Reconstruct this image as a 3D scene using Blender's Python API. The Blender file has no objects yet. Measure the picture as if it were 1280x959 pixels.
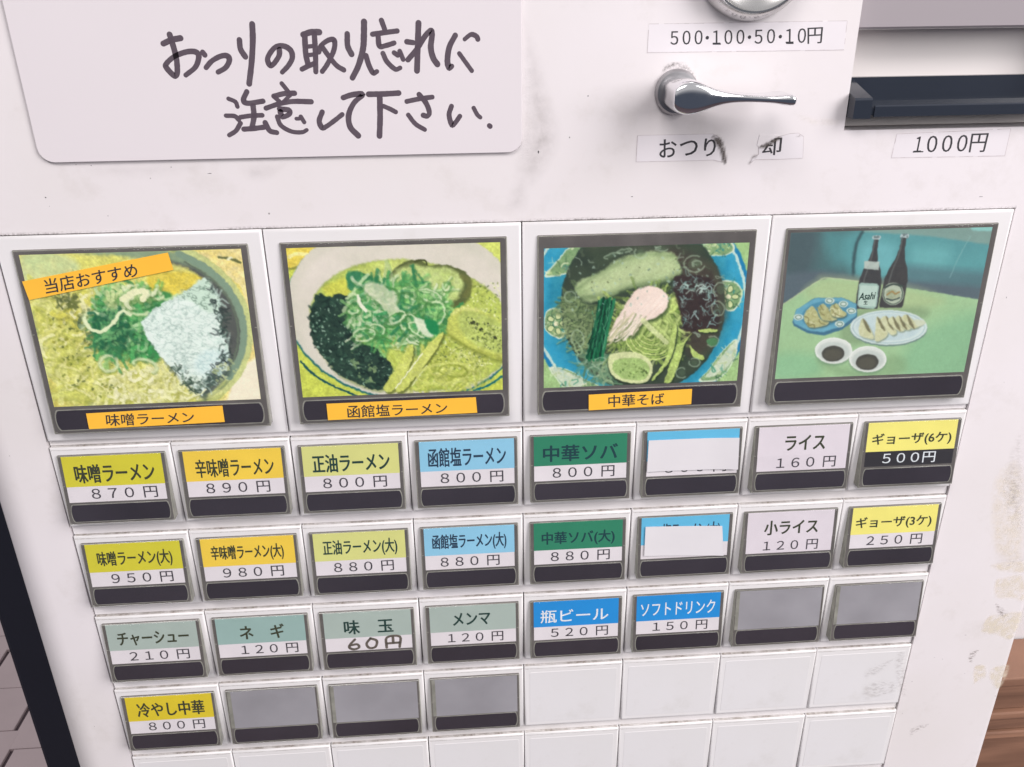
import bpy, bmesh, math, random
import numpy as np
from mathutils import Vector, Matrix, Euler

# ------------------------------------------------------------------ camera, world, lamps, exposure
SC = bpy.context.scene
COL = SC.collection
MM = 0.001
CAM_LOC = np.array([-0.0173448, -0.2186470, 0.0555857])
CAM_ROT = (1.138811, 0.0097712, -0.0701449)
F_PX = 1080.348                     # focal length for a 1280 px wide frame
cam = bpy.data.cameras.new('camera')
cam.lens = F_PX / 1280 * 36
cam.sensor_width = 36
cam.clip_start = 0.005
cam.clip_end = 50
camo = bpy.data.objects.new('camera', cam)
COL.objects.link(camo)
camo.location = CAM_LOC
camo.rotation_euler = CAM_ROT
SC.camera = camo

W = bpy.data.worlds.new("World")
SC.world = W
W.use_nodes = True
bg = W.node_tree.nodes['Background']
_wt = W.node_tree
_tc = _wt.nodes.new('ShaderNodeTexCoord'); _sp = _wt.nodes.new('ShaderNodeSeparateXYZ'); _cr = _wt.nodes.new('ShaderNodeValToRGB')
_wt.links.new(_tc.outputs['Generated'], _sp.inputs[0]); _wt.links.new(_sp.outputs['Z'], _cr.inputs['Fac']); _wt.links.new(_cr.outputs[0], bg.inputs[0])
_cr.color_ramp.elements[0].position = 0.0; _cr.color_ramp.elements[0].color = (0.13, 0.15, 0.20, 1)
_cr.color_ramp.elements[1].position = 0.22; _cr.color_ramp.elements[1].color = (0.96, 0.95, 0.97, 1)
bg.inputs[1].default_value = 0.52


def lamp(name, loc, target, size, power, col, sy=None):
    l = bpy.data.lights.new(name, 'AREA')
    l.energy = power
    l.color = col
    l.shape = 'RECTANGLE'
    l.size = size
    l.size_y = sy or size
    o = bpy.data.objects.new(name, l)
    COL.objects.link(o)
    o.location = loc
    o.rotation_euler = (Vector(target) - Vector(loc)).to_track_quat('-Z', 'Y').to_euler()
    return o


lamp('doorway_daylight', (1.25, -1.0, 0.75), (0, 0, -0.02), 0.9, 30, (1.0, 0.965, 0.97), 1.3)
lamp('upper_left_fill', (-0.45, -1.2, 1.5), (0, 0, -0.1), 1.1, 17, (1.0, 0.95, 0.95), 0.5)  # weaker fill lamp added at upper left, not a real fitting

vs = SC.view_settings
vs.view_transform = 'Standard'
vs.look = 'None'
vs.gamma = 1
vs.exposure = 0.16
SC.cycles.max_bounces = 8
SC.cycles.transparent_max_bounces = 16

# ------------------------------------------------------------------ measuring and mesh helpers
_R = np.array(Euler(CAM_ROT, 'XYZ').to_matrix())


def at(px, py, depth=0.0):
    """Point (x, z) in mm on the upright plane `depth` mm behind the button fronts, from a measured point."""
    d = _R @ np.array([(px - 640) / F_PX, -(py - 479.5) / F_PX, -1.0])
    t = (depth * MM - CAM_LOC[1]) / d[1]
    q = CAM_LOC + t * d
    return q[0] / MM, q[2] / MM


def at_face(px, py, row=0):
    """The same on the tilted faces of the button caps (they lean out towards their lower edge)."""
    y = -1.4
    for _ in range(6):
        x, z = at(px, py, y)
        y = -0.52 + 0.045 * (z + 4.5) if row == 0 else -0.62 + 0.11 * (z - ROW_TOP[row] + 2)
    return x, z


ROW_TOP = [0.0] + [-59.84 - 29.565 * k for k in range(5)]
_leaned = set()


def lean(me, row, zoff=0.0):
    """Tilt a piece laid out on the flat button face so that it follows the wedge-shaped cap."""
    if me.name in _leaned: return
    _leaned.add(me.name)
    co = np.empty(len(me.vertices) * 3); me.vertices.foreach_get('co', co); co = co.reshape(-1, 3)
    z = co[:, 2] / MM + zoff
    co[:, 1] += (0.92 + 0.045 * (z + 4.5)) * MM if row == 0 else (0.82 + 0.11 * (z + 2)) * MM
    me.vertices.foreach_set('co', co.ravel()); me.update()


def zq(s, ox, oy, *pts): return [(ox + x / s, oy + y / s) for x, y in pts]


def lin(c):
    c = np.asarray(c, float) / 255.0
    return np.where(c <= 0.04045, c / 12.92, ((c + 0.055) / 1.055) ** 2.4)


def rgba(*c):
    return tuple(float(v) for v in lin(c)) + (1.0,)


def tag(o, label=None, cat=None, group=None, kind=None):
    if label: o['label'] = label
    if cat: o['category'] = cat
    if group: o['group'] = group
    if kind: o['kind'] = kind
    return o


def link(name, me, mat=None, parent=None):
    o = bpy.data.objects.new(name, me)
    COL.objects.link(o)
    if mat is not None and me is not None and not me.materials:
        me.materials.append(mat)
    if parent is not None:
        o.parent = parent
    return o


def empty(name, loc=(0, 0, 0)):
    o = bpy.data.objects.new(name, None)
    o.empty_display_size = 0.01
    COL.objects.link(o)
    o.location = Vector(loc) * MM
    return o


def pydata(name, verts, faces, smooth=False):
    me = bpy.data.meshes.new(name)
    me.from_pydata([tuple(float(a) * MM for a in v) for v in verts], [], faces)
    if smooth:
        me.polygons.foreach_set('use_smooth', [True] * len(me.polygons))
    me.update()
    return me


def bm_mesh(name, bm, smooth=False, sharp=35):
    me = bpy.data.meshes.new(name)
    bmesh.ops.scale(bm, vec=(MM, MM, MM), verts=bm.verts)
    if smooth:
        big_ = max(f.calc_area() for f in bm.faces)
        for f in bm.faces: f.smooth = f.calc_area() < 0.12 * big_
        for e in bm.edges:
            if len(e.link_faces) == 2 and e.calc_face_angle(0) > math.radians(sharp):
                e.smooth = False
    bm.to_mesh(me)
    bm.free()
    return me


def box_bm(x0, x1, y0, y1, z0, z1, bev=0, seg=2, bm=None):
    own = bmesh.new()
    bmesh.ops.create_cube(own, size=1)
    for v in own.verts:
        v.co = Vector(((x0 + x1) / 2 + v.co.x * (x1 - x0), (y0 + y1) / 2 + v.co.y * (y1 - y0), (z0 + z1) / 2 + v.co.z * (z1 - z0)))
    if bev:
        bmesh.ops.bevel(own, geom=list(own.edges), offset=bev, segments=seg, profile=0.5, affect='EDGES', clamp_overlap=True)
    if bm is None: return own
    tmp = bpy.data.meshes.new('t'); own.to_mesh(tmp); own.free(); bm.from_mesh(tmp); bpy.data.meshes.remove(tmp)
    return bm


def rr_pts(x0, x1, z0, z1, r, n=5):
    pts = []
    for cx, cz, a0 in ((x1 - r, z1 - r, 0), (x0 + r, z1 - r, 90), (x0 + r, z0 + r, 180), (x1 - r, z0 + r, 270)):
        for k in range(n + 1):
            a = math.radians(a0 + 90 * k / n)
            pts.append((cx + r * math.cos(a), cz + r * math.sin(a)))
    return pts


def slab(name, pts, y_front, y_back, bev=0.0):
    """Extruded outline (x, z) between two depths, front edge bevelled."""
    n = len(pts)
    bm = bmesh.new()
    fr = [bm.verts.new((x, y_front, z)) for x, z in pts]
    bk = [bm.verts.new((x, y_back, z)) for x, z in pts]
    f = bm.faces.new(fr)
    for i in range(n):
        bm.faces.new((fr[i], bk[i], bk[(i + 1) % n], fr[(i + 1) % n]))
    bm.faces.new(list(reversed(bk)))
    bm.normal_update()
    bmesh.ops.recalc_face_normals(bm, faces=bm.faces)
    if bev:
        es = [e for e in f.edges]
        bmesh.ops.bevel(bm, geom=es, offset=bev, segments=2, profile=0.5, affect='EDGES', clamp_overlap=True)
    return bm_mesh(name, bm, smooth=True, sharp=50)


# ------------------------------------------------------------------ materials
def new_mat(name):
    m = bpy.data.materials.new(name)
    m.use_nodes = True
    nt = m.node_tree
    return m, nt, nt.nodes['Principled BSDF']


def N(nt, kind, **kw):
    n = nt.nodes.new(kind)
    for k, v in kw.items(): setattr(n, k, v)
    return n


def plain(name, col, rough=0.5, spec=0.5, var=0.04, scale=60, bump=0.0, metal=0.0, coat=0.0, bscale=900):
    m, nt, p = new_mat(name)
    tc = N(nt, 'ShaderNodeTexCoord')
    no = N(nt, 'ShaderNodeTexNoise', noise_dimensions='4D')
    no.inputs['Scale'].default_value = scale
    no.inputs['Detail'].default_value = 4
    oi = N(nt, 'ShaderNodeObjectInfo')
    ow = N(nt, 'ShaderNodeMath', operation='MULTIPLY'); ow.inputs[1].default_value = 40
    nt.links.new(oi.outputs['Random'], ow.inputs[0]); nt.links.new(ow.outputs[0], no.inputs['W'])
    nt.links.new(tc.outputs['Object'], no.inputs['Vector'])
    mx = N(nt, 'ShaderNodeMix', data_type='RGBA')
    c = np.array(col[:3])
    mx.inputs['A'].default_value = (*np.clip(c * (1 - var * 2), 0, 1), 1)
    mx.inputs['B'].default_value = (*np.clip(c * (1 + var * 2), 0, 1), 1)
    nt.links.new(no.outputs['Fac'], mx.inputs['Factor'])
    nt.links.new(mx.outputs['Result'], p.inputs['Base Color'])
    p.inputs['Roughness'].default_value = rough
    p.inputs['Specular IOR Level'].default_value = spec
    p.inputs['Metallic'].default_value = metal
    p.inputs['Coat Weight'].default_value = coat
    if bump:
        n2 = N(nt, 'ShaderNodeTexNoise')
        n2.inputs['Scale'].default_value = bscale
        nt.links.new(tc.outputs['Object'], n2.inputs['Vector'])
        b = N(nt, 'ShaderNodeBump')
        b.inputs['Strength'].default_value = bump
        b.inputs['Distance'].default_value = 0.0002
        nt.links.new(n2.outputs['Fac'], b.inputs['Height'])
        nt.links.new(b.outputs['Normal'], p.inputs['Normal'])
    return m


def painted_metal(name, col, rough=0.45, specks=True):
    """Off-white sheet steel paint: faint blotches, yellowed and greyed areas, small chips."""
    m, nt, p = new_mat(name)
    L = nt.links.new
    tc = N(nt, 'ShaderNodeTexCoord')
    n1 = N(nt, 'ShaderNodeTexNoise'); n1.inputs['Scale'].default_value = 14; n1.inputs['Detail'].default_value = 6
    n2 = N(nt, 'ShaderNodeTexNoise'); n2.inputs['Scale'].default_value = 60; n2.inputs['Detail'].default_value = 8; n2.inputs['Roughness'].default_value = 0.7
    L(tc.outputs['Object'], n1.inputs['Vector']); L(tc.outputs['Object'], n2.inputs['Vector'])
    r1 = N(nt, 'ShaderNodeValToRGB')
    c = np.array(col[:3])
    r1.color_ramp.elements[0].position = 0.35; r1.color_ramp.elements[0].color = (*(c * [0.965, 0.965, 0.94]), 1)
    r1.color_ramp.elements[1].position = 0.62; r1.color_ramp.elements[1].color = (*np.clip(c * 1.01, 0, 1), 1)
    L(n1.outputs['Fac'], r1.inputs['Fac'])
    r2 = N(nt, 'ShaderNodeValToRGB')
    r2.color_ramp.elements[0].position = 0.30; r2.color_ramp.elements[0].color = (0.93, 0.925, 0.91, 1)
    r2.color_ramp.elements[1].position = 0.46; r2.color_ramp.elements[1].color = (1, 1, 1, 1)
    L(n2.outputs['Fac'], r2.inputs['Fac'])
    mul = N(nt, 'ShaderNodeMix', data_type='RGBA', blend_type='MULTIPLY'); mul.inputs['Factor'].default_value = 1
    L(r1.outputs['Color'], mul.inputs['A']); L(r2.outputs['Color'], mul.inputs['B'])
    out = mul.outputs['Result']
    if specks:
        vo = N(nt, 'ShaderNodeTexVoronoi'); vo.inputs['Scale'].default_value = 95
        L(tc.outputs['Object'], vo.inputs['Vector'])
        n3 = N(nt, 'ShaderNodeTexNoise'); n3.inputs['Scale'].default_value = 45; n3.inputs['Detail'].default_value = 3
        L(tc.outputs['Object'], n3.inputs['Vector'])
        sub = N(nt, 'ShaderNodeMapRange'); sub.inputs['From Min'].default_value = 0.50; sub.inputs['From Max'].default_value = 0.75
        sub.inputs['To Min'].default_value = 0.0; sub.inputs['To Max'].default_value = 0.055
        L(n3.outputs['Fac'], sub.inputs['Value'])
        cmp_ = N(nt, 'ShaderNodeMath', operation='LESS_THAN')
        L(vo.outputs['Distance'], cmp_.inputs[0]); L(sub.outputs['Result'], cmp_.inputs[1])
        f = N(nt, 'ShaderNodeMath', operation='MULTIPLY'); f.inputs[1].default_value = 0.75
        L(cmp_.outputs[0], f.inputs[0])
        mx = N(nt, 'ShaderNodeMix', data_type='RGBA'); mx.inputs['B'].default_value = (0.12, 0.10, 0.09, 1)
        L(f.outputs[0], mx.inputs['Factor']); L(out, mx.inputs['A'])
        out = mx.outputs['Result']
    L(out, p.inputs['Base Color'])
    p.inputs['Roughness'].default_value = rough
    b = N(nt, 'ShaderNodeBump'); b.inputs['Strength'].default_value = 0.06; b.inputs['Distance'].default_value = 0.0004
    n4 = N(nt, 'ShaderNodeTexNoise'); n4.inputs['Scale'].default_value = 260
    L(tc.outputs['Object'], n4.inputs['Vector']); L(n4.outputs['Fac'], b.inputs['Height']); L(b.outputs['Normal'], p.inputs['Normal'])
    return m


def clear_mat(name, gloss=0.09, rough=0.13, tint=(1, 1, 1)):
    m, nt, p = new_mat(name)
    nt.nodes.remove(p)
    L = nt.links.new
    out = nt.nodes['Material Output']
    tr = N(nt, 'ShaderNodeBsdfTransparent'); tr.inputs[0].default_value = (*tint, 1)
    gl = N(nt, 'ShaderNodeBsdfGlossy'); gl.inputs['Roughness'].default_value = rough
    fr = N(nt, 'ShaderNodeFresnel'); fr.inputs['IOR'].default_value = 1.45
    tc = N(nt, 'ShaderNodeTexCoord')
    no = N(nt, 'ShaderNodeTexNoise'); no.inputs['Scale'].default_value = 120; no.inputs['Detail'].default_value = 6
    L(tc.outputs['Object'], no.inputs['Vector'])
    mr = N(nt, 'ShaderNodeMapRange'); mr.inputs['To Min'].default_value = 0.0; mr.inputs['To Max'].default_value = gloss
    L(no.outputs['Fac'], mr.inputs['Value'])
    ad = N(nt, 'ShaderNodeMath', operation='ADD'); L(fr.outputs[0], ad.inputs[0]); L(mr.outputs['Result'], ad.inputs[1])
    ge = N(nt, 'ShaderNodeNewGeometry')
    fc = N(nt, 'ShaderNodeMath', operation='SUBTRACT'); fc.inputs[0].default_value = 1; L(ge.outputs['Backfacing'], fc.inputs[1])
    fm = N(nt, 'ShaderNodeMath', operation='MULTIPLY'); L(ad.outputs[0], fm.inputs[0]); L(fc.outputs[0], fm.inputs[1])
    ms = N(nt, 'ShaderNodeMixShader'); L(fm.outputs[0], ms.inputs[0]); L(tr.outputs[0], ms.inputs[1]); L(gl.outputs[0], ms.inputs[2])
    L(ms.outputs[0], out.inputs['Surface'])
    return m


def stain_mat(name, col, scale=500, lo=0.35, hi=0.65, amount=1.0, stretch=(1, 1, 1), rough=0.7):
    """Dirt and shade film: opacity = painted falloff (attribute) x broken noise."""
    m, nt, p = new_mat(name)
    L = nt.links.new
    at_ = N(nt, 'ShaderNodeAttribute', attribute_name='cover')
    tc = N(nt, 'ShaderNodeTexCoord')
    mp = N(nt, 'ShaderNodeMapping'); mp.inputs['Scale'].default_value = stretch
    no = N(nt, 'ShaderNodeTexNoise'); no.inputs['Scale'].default_value = scale; no.inputs['Detail'].default_value = 7; no.inputs['Roughness'].default_value = 0.65
    L(tc.outputs['Object'], mp.inputs['Vector']); L(mp.outputs[0], no.inputs['Vector'])
    mr = N(nt, 'ShaderNodeMapRange'); mr.inputs['From Min'].default_value = lo; mr.inputs['From Max'].default_value = hi
    mr.inputs['To Max'].default_value = amount
    L(no.outputs['Fac'], mr.inputs['Value'])
    mu = N(nt, 'ShaderNodeMath', operation='MULTIPLY'); L(at_.outputs['Fac'], mu.inputs[0]); L(mr.outputs['Result'], mu.inputs[1])
    L(mu.outputs[0], p.inputs['Alpha'])
    p.inputs['Base Color'].default_value = col
    p.inputs['Roughness'].default_value = rough
    return m


M = {}
M['cabinet'] = painted_metal('cabinet_paint', (0.805, 0.757, 0.772))
M['button'] = painted_metal('button_plastic', (0.80, 0.778, 0.786), rough=0.5, specks=False)
M['blank_face'] = painted_metal('blank_face', (0.775, 0.757, 0.772), rough=0.38, specks=False)
M['ledge'] = painted_metal('ledge_plastic', (0.80, 0.765, 0.775), rough=0.4, specks=False)
M['gap'] = plain('gap_dark', rgba(84, 75, 75), 0.8)
M['housing'] = plain('smoky_clear_plastic', rgba(104, 100, 97), 0.16, 0.6, 0.2, 130)
M['rim'] = plain('smoky_rim_plastic', rgba(146, 145, 136), 0.12, 0.7, 0.30, 320)
M['bar'] = plain('lamp_bar_plastic', rgba(60, 55, 62), 0.2, 0.5, 0.24, 28)
M['blank'] = plain('grey_blank_plate', rgba(158, 156, 161), 0.25, 0.5, 0.13, 62)
M['clear'] = clear_mat('clear_cover')
M['sign'] = plain('whiteboard_sheet', (0.768, 0.715, 0.735), 0.25, 0.5, 0.012, 25, bump=0.03, bscale=300)
M['white_paper'] = plain('white_paper', (0.68, 0.655, 0.675), 0.6, 0.3, 0.03, 90, bump=0.1, bscale=400)
M['sticker'] = plain('sticker_film', (0.81, 0.765, 0.79), 0.33, 0.5, 0.02, 80)
M['sticker_edge'] = plain('sticker_dirty_edge', rgba(205, 196, 198), 0.6, 0.3, 0.15, 900)
M['ink'] = plain('black_ink', rgba(58, 56, 60), 0.45, 0.4, 0.12, 500)
M['ink_soft'] = plain('price_ink', rgba(70, 66, 72), 0.5, 0.4, 0.15, 500)
M['white_ink'] = plain('white_ink', rgba(226, 232, 236), 0.5)
M['orange_tape'] = plain('orange_tape', rgba(250, 190, 66), 0.4, 0.4, 0.03, 120)
M['black_plastic'] = plain('black_plastic', rgba(44, 49, 59), 0.2, 0.5, 0.05, 50)
M['recess'] = plain('recess_white', (0.78, 0.73, 0.71), 0.35, 0.5, 0.02, 40)
M['recess_grey'] = plain('recess_grey', rgba(176, 168, 172), 0.4, 0.5, 0.02, 40)
M['dark_post'] = plain('dark_post', rgba(38, 40, 50), 0.35, 0.4, 0.05, 30)
M['tile'] = plain('floor_tile', rgba(180, 162, 164), 0.5, 0.4, 0.06, 9)
M['grout'] = plain('grout', rgba(84, 70, 76), 0.8)
M['wall'] = plain('plaster_wall', (0.66, 0.64, 0.65), 0.7, 0.3, 0.02, 12)

m, nt, p = new_mat('chrome')
p.inputs['Metallic'].default_value = 1
p.inputs['Base Color'].default_value = (0.78, 0.78, 0.80, 1)
_tc = N(nt, 'ShaderNodeTexCoord'); _no = N(nt, 'ShaderNodeTexNoise'); _no.inputs['Scale'].default_value = 300
_mr = N(nt, 'ShaderNodeMapRange'); _mr.inputs['To Min'].default_value = 0.05; _mr.inputs['To Max'].default_value = 0.16
nt.links.new(_tc.outputs['Object'], _no.inputs['Vector']); nt.links.new(_no.outputs['Fac'], _mr.inputs['Value']); nt.links.new(_mr.outputs['Result'], p.inputs['Roughness'])
M['chrome'] = m
M['steel'] = plain('brushed_steel', (0.62, 0.61, 0.60), 0.22, 0.5, 0.06, 200, metal=1.0)
M['steel_dark'] = plain('dull_steel', (0.42, 0.41, 0.42), 0.38, 0.5, 0.1, 200, metal=1.0)

m, nt, p = new_mat('marker_ink')
nt.nodes.remove(p)
_d = N(nt, 'ShaderNodeBsdfPrincipled'); _d.inputs['Base Color'].default_value = rgba(92, 80, 90); _d.inputs['Roughness'].default_value = 0.4
_t = N(nt, 'ShaderNodeBsdfTransparent'); _x = N(nt, 'ShaderNodeMixShader')
_tc = N(nt, 'ShaderNodeTexCoord'); _no = N(nt, 'ShaderNodeTexNoise'); _no.inputs['Scale'].default_value = 350; _no.inputs['Detail'].default_value = 5
_mr = N(nt, 'ShaderNodeMapRange'); _mr.inputs['From Min'].default_value = 0.3; _mr.inputs['From Max'].default_value = 0.7; _mr.inputs['To Min'].default_value = 0.78; _mr.inputs['To Max'].default_value = 0.97
nt.links.new(_tc.outputs['Object'], _no.inputs['Vector']); nt.links.new(_no.outputs['Fac'], _mr.inputs['Value']); nt.links.new(_mr.outputs['Result'], _x.inputs[0])
nt.links.new(_t.outputs[0], _x.inputs[1]); nt.links.new(_d.outputs[0], _x.inputs[2]); nt.links.new(_x.outputs[0], nt.nodes['Material Output'].inputs['Surface'])
M['marker'] = m

m, nt, p = new_mat('wood')
_tc = N(nt, 'ShaderNodeTexCoord'); _mp = N(nt, 'ShaderNodeMapping'); _mp.inputs['Scale'].default_value = (1.4, 3, 16)
_no = N(nt, 'ShaderNodeTexNoise'); _no.inputs['Scale'].default_value = 4; _no.inputs['Detail'].default_value = 8; _no.inputs['Distortion'].default_value = 1.2
_cr = N(nt, 'ShaderNodeValToRGB')
_cr.color_ramp.elements[0].position = 0.3; _cr.color_ramp.elements[0].color = rgba(94, 68, 55)
_cr.color_ramp.elements[1].position = 0.7; _cr.color_ramp.elements[1].color = rgba(158, 118, 96)
nt.links.new(_tc.outputs['Object'], _mp.inputs['Vector']); nt.links.new(_mp.outputs[0], _no.inputs['Vector']); nt.links.new(_no.outputs['Fac'], _cr.inputs['Fac']); nt.links.new(_cr.outputs[0], p.inputs['Base Color'])
p.inputs['Roughness'].default_value = 0.45
M['wood'] = m

M['dust'] = stain_mat('dust_film', rgba(150, 138, 126), 700, 0.24, 0.62, 0.9, (0.5, 1, 1))
M['grime_and_shade'] = stain_mat('grey_grime_and_shade', rgba(150, 142, 138), 420, 0.15, 1.0, 0.62)  # grey film for real grime and for the lever's painted shadow
M['soot'] = stain_mat('dark_grime', rgba(84, 76, 72), 1500, 0.40, 0.66, 0.9)
M['tear'] = stain_mat('tear_dirt', rgba(92, 84, 80), 900, 0.18, 0.52, 0.95)
M['glue'] = stain_mat('old_glue', rgba(238, 228, 206), 420, 0.30, 0.62, 0.6)
M['scuff'] = stain_mat('scuff', rgba(158, 148, 142), 1500, 0.44, 0.64, 0.7, (0.4, 1, 1))


def card_mat(name, c):
    return plain(name, rgba(*c), 0.42, 0.4, 0.035, 110, bump=0.04, bscale=250)


# ------------------------------------------------------------------ lettering
_text_cache = {}


def text_outline(s, spacing=1.0):
    key = (s, spacing)
    if key not in _text_cache:
        cu = bpy.data.curves.new('lettering', 'FONT')
        cu.body = s
        cu.resolution_u = 3
        cu.space_character = spacing
        o = bpy.data.objects.new('lettering', cu)
        COL.objects.link(o)
        dg = bpy.context.evaluated_depsgraph_get()
        me = bpy.data.meshes.new_from_object(o.evaluated_get(dg))
        co = np.empty(len(me.vertices) * 3); me.vertices.foreach_get('co', co); co = co.reshape(-1, 3)
        fs = [tuple(p.vertices) for p in me.polygons]
        _text_cache[key] = (co[:, :2].copy(), fs)
        bpy.data.objects.remove(o); bpy.data.curves.remove(cu); bpy.data.meshes.remove(me)
    return _text_cache[key]


def lettering(s, quad, y, mat, parent, bold=(0.0, 0.0), spacing=1.0, name='lettering', shear=0.0):
    """Flat print of s filling the quad (x0, x1, z0, z1) in mm, or four corners TL,TR,BR,BL; bold = extra stroke in mm (x, z)."""
    co, fs = text_outline(s, spacing)
    mn, mx = co.min(0), co.max(0)
    uv = (co - mn) / (mx - mn)
    uv[:, 0] += shear * (uv[:, 1] - 0.5) * (mx[1] - mn[1]) / (mx[0] - mn[0])
    if len(quad) == 4 and not hasattr(quad[0], '__len__'):
        x0, x1, z0, z1 = quad
        quad = ((x0, z1), (x1, z1), (x1, z0), (x0, z0))
    TL, TR, BR, BL = [np.array(q, float) for q in quad]
    u, v = uv[:, :1], uv[:, 1:]
    base = (1 - v) * ((1 - u) * BL + u * BR) + v * ((1 - u) * TL + u * TR)
    offs = [(0, 0)]
    bx, bz = bold
    if bx: offs += [(-bx, 0), (bx, 0)]
    if bz: offs += [(0, -bz), (0, bz)]
    if bx and bz: offs += [(-bx * .7, -bz * .7), (bx * .7, bz * .7), (-bx * .7, bz * .7), (bx * .7, -bz * .7)]
    V, Fc = [], []
    n = len(base)
    for k, (dx, dz) in enumerate(offs):
        for q in base: V.append((q[0] + dx, y - 0.002 * k, q[1] + dz))
        Fc += [tuple(i + n * k for i in f) for f in fs]
    return link(name, pydata(name, V, Fc), mat, parent)


def smooth_line(pts, n=7, closed=False):
    P = np.array(pts, float)
    if len(P) < 3: return P
    ext = np.vstack([P[-1], P, P[0], P[1]]) if closed else np.vstack([2 * P[0] - P[1], P, 2 * P[-1] - P[-2]])
    out = []
    m_ = len(P) if closed else len(P) - 1
    for i in range(m_):
        a, b, c, d = ext[i:i + 4]
        for k in range(n):
            t = k / n
            out.append(0.5 * (2 * b + (c - a) * t + (2 * a - 5 * b + 4 * c - d) * t * t + (3 * b - a - 3 * c + d) * t ** 3))
    if not closed: out.append(P[-1])
    return np.array(out)


def ribbon(pts, w, y, V, Fc, rng, n=6):
    """Flat marker stroke with round ends appended to V, Fc (mm)."""
    P = smooth_line(pts, n)
    if len(P) == 1: P = np.vstack([P, P + [0.02, 0.02]])
    T = np.gradient(P, axis=0)
    T /= np.linalg.norm(T, axis=1)[:, None] + 1e-9
    Nn = np.stack([-T[:, 1], T[:, 0]], 1)
    # the marker tip was held at a slant: width varies with direction
    ww = w * (0.86 + 0.20 * np.abs(Nn @ np.array([0.83, 0.55]))) * (1 + 0.035 * np.array([rng.uniform(-1, 1) for _ in P]))
    L_, R_ = P + Nn * ww[:, None] / 2, P - Nn * ww[:, None] / 2
    cap0 = [P[0] + (-T[0] * math.sin(a) + Nn[0] * math.cos(a)) * ww[0] / 2 for a in np.linspace(0, math.pi, 8)[1:-1]]
    cap1 = [P[-1] + (T[-1] * math.sin(a) - Nn[-1] * math.cos(a)) * ww[-1] / 2 for a in np.linspace(0, math.pi, 8)[1:-1]]
    b = len(V)
    m_ = len(P)
    for q in L_: V.append((q[0], y, q[1]))
    for q in R_: V.append((q[0], y, q[1]))
    for i in range(m_ - 1): Fc.append((b + i, b + m_ + i, b + m_ + i + 1, b + i + 1))
    c0 = len(V)
    for q in cap0: V.append((q[0], y, q[1]))
    Fc.append([b] + list(range(c0, c0 + len(cap0))) + [b + m_])
    c1 = len(V)
    for q in cap1: V.append((q[0], y, q[1]))
    Fc.append([b + 2 * m_ - 1] + list(range(c1, c1 + len(cap1))) + [b + m_ - 1])


# ------------------------------------------------------------------ stain and shade films
def stain(name, pts, y, mat, parent, soft=1.5, cell=0.5, strength=1.0):
    """Thin film over the outline pts (x, z); its cover fades out over `soft` mm inside the outline."""
    P = smooth_line(pts, 4, closed=True)
    x0, z0 = P.min(0); x1, z1 = P.max(0)
    nx, nz = max(3, int((x1 - x0) / cell)), max(3, int((z1 - z0) / cell))
    X, Z = np.meshgrid(np.linspace(x0, x1, nx), np.linspace(z0, z1, nz))
    d = poly_sdf(X, Z, P)
    a = np.clip(-d / soft, 0, 1) ** 1.2 * strength
    V = [(X[j, i], y, Z[j, i]) for j in range(nz) for i in range(nx)]
    Fc = []
    for j in range(nz - 1):
        for i in range(nx - 1):
            if max(a[j, i], a[j, i + 1], a[j + 1, i], a[j + 1, i + 1]) > 0:
                k = j * nx + i
                Fc.append((k, k + 1, k + nx + 1, k + nx))
    me = pydata(name, V, Fc)
    at_ = me.attributes.new('cover', 'FLOAT', 'POINT')
    at_.data.foreach_set('value', a.ravel().astype(np.float32))
    return link(name, me, mat, parent)


def poly_sdf(X, Z, P):
    d = np.full(X.shape, 1e9)
    inside = np.zeros(X.shape, bool)
    n = len(P)
    for i in range(n):
        ax, az = P[i]; bx, bz = P[(i + 1) % n]
        ex, ez = bx - ax, bz - az
        L2 = ex * ex + ez * ez + 1e-12
        t = np.clip(((X - ax) * ex + (Z - az) * ez) / L2, 0, 1)
        d = np.minimum(d, (X - ax - t * ex) ** 2 + (Z - az - t * ez) ** 2)
        c = (az > Z) != (bz > Z)
        with np.errstate(divide='ignore', invalid='ignore'):
            inside ^= c & (X < ex * (Z - az) / (ez if abs(ez) > 1e-12 else 1e-12) + ax)
    d = np.sqrt(d)
    return np.where(inside, -d, d)


# ------------------------------------------------------------------ the machine: cabinet
CAB_Y = 0.6
mach = empty('ticket_vending_machine', (0, 0, -400))
tag(mach, 'off-white meal ticket vending machine with rows of menu buttons, chrome lever and banknote slot', 'vending machine')
OFF = Vector((0, 0, 0.4))


def part(name, me, mat):
    """a part of the machine, given in panel coordinates"""
    o = link(name, me, mat, mach)
    o.location = OFF
    return o


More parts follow.
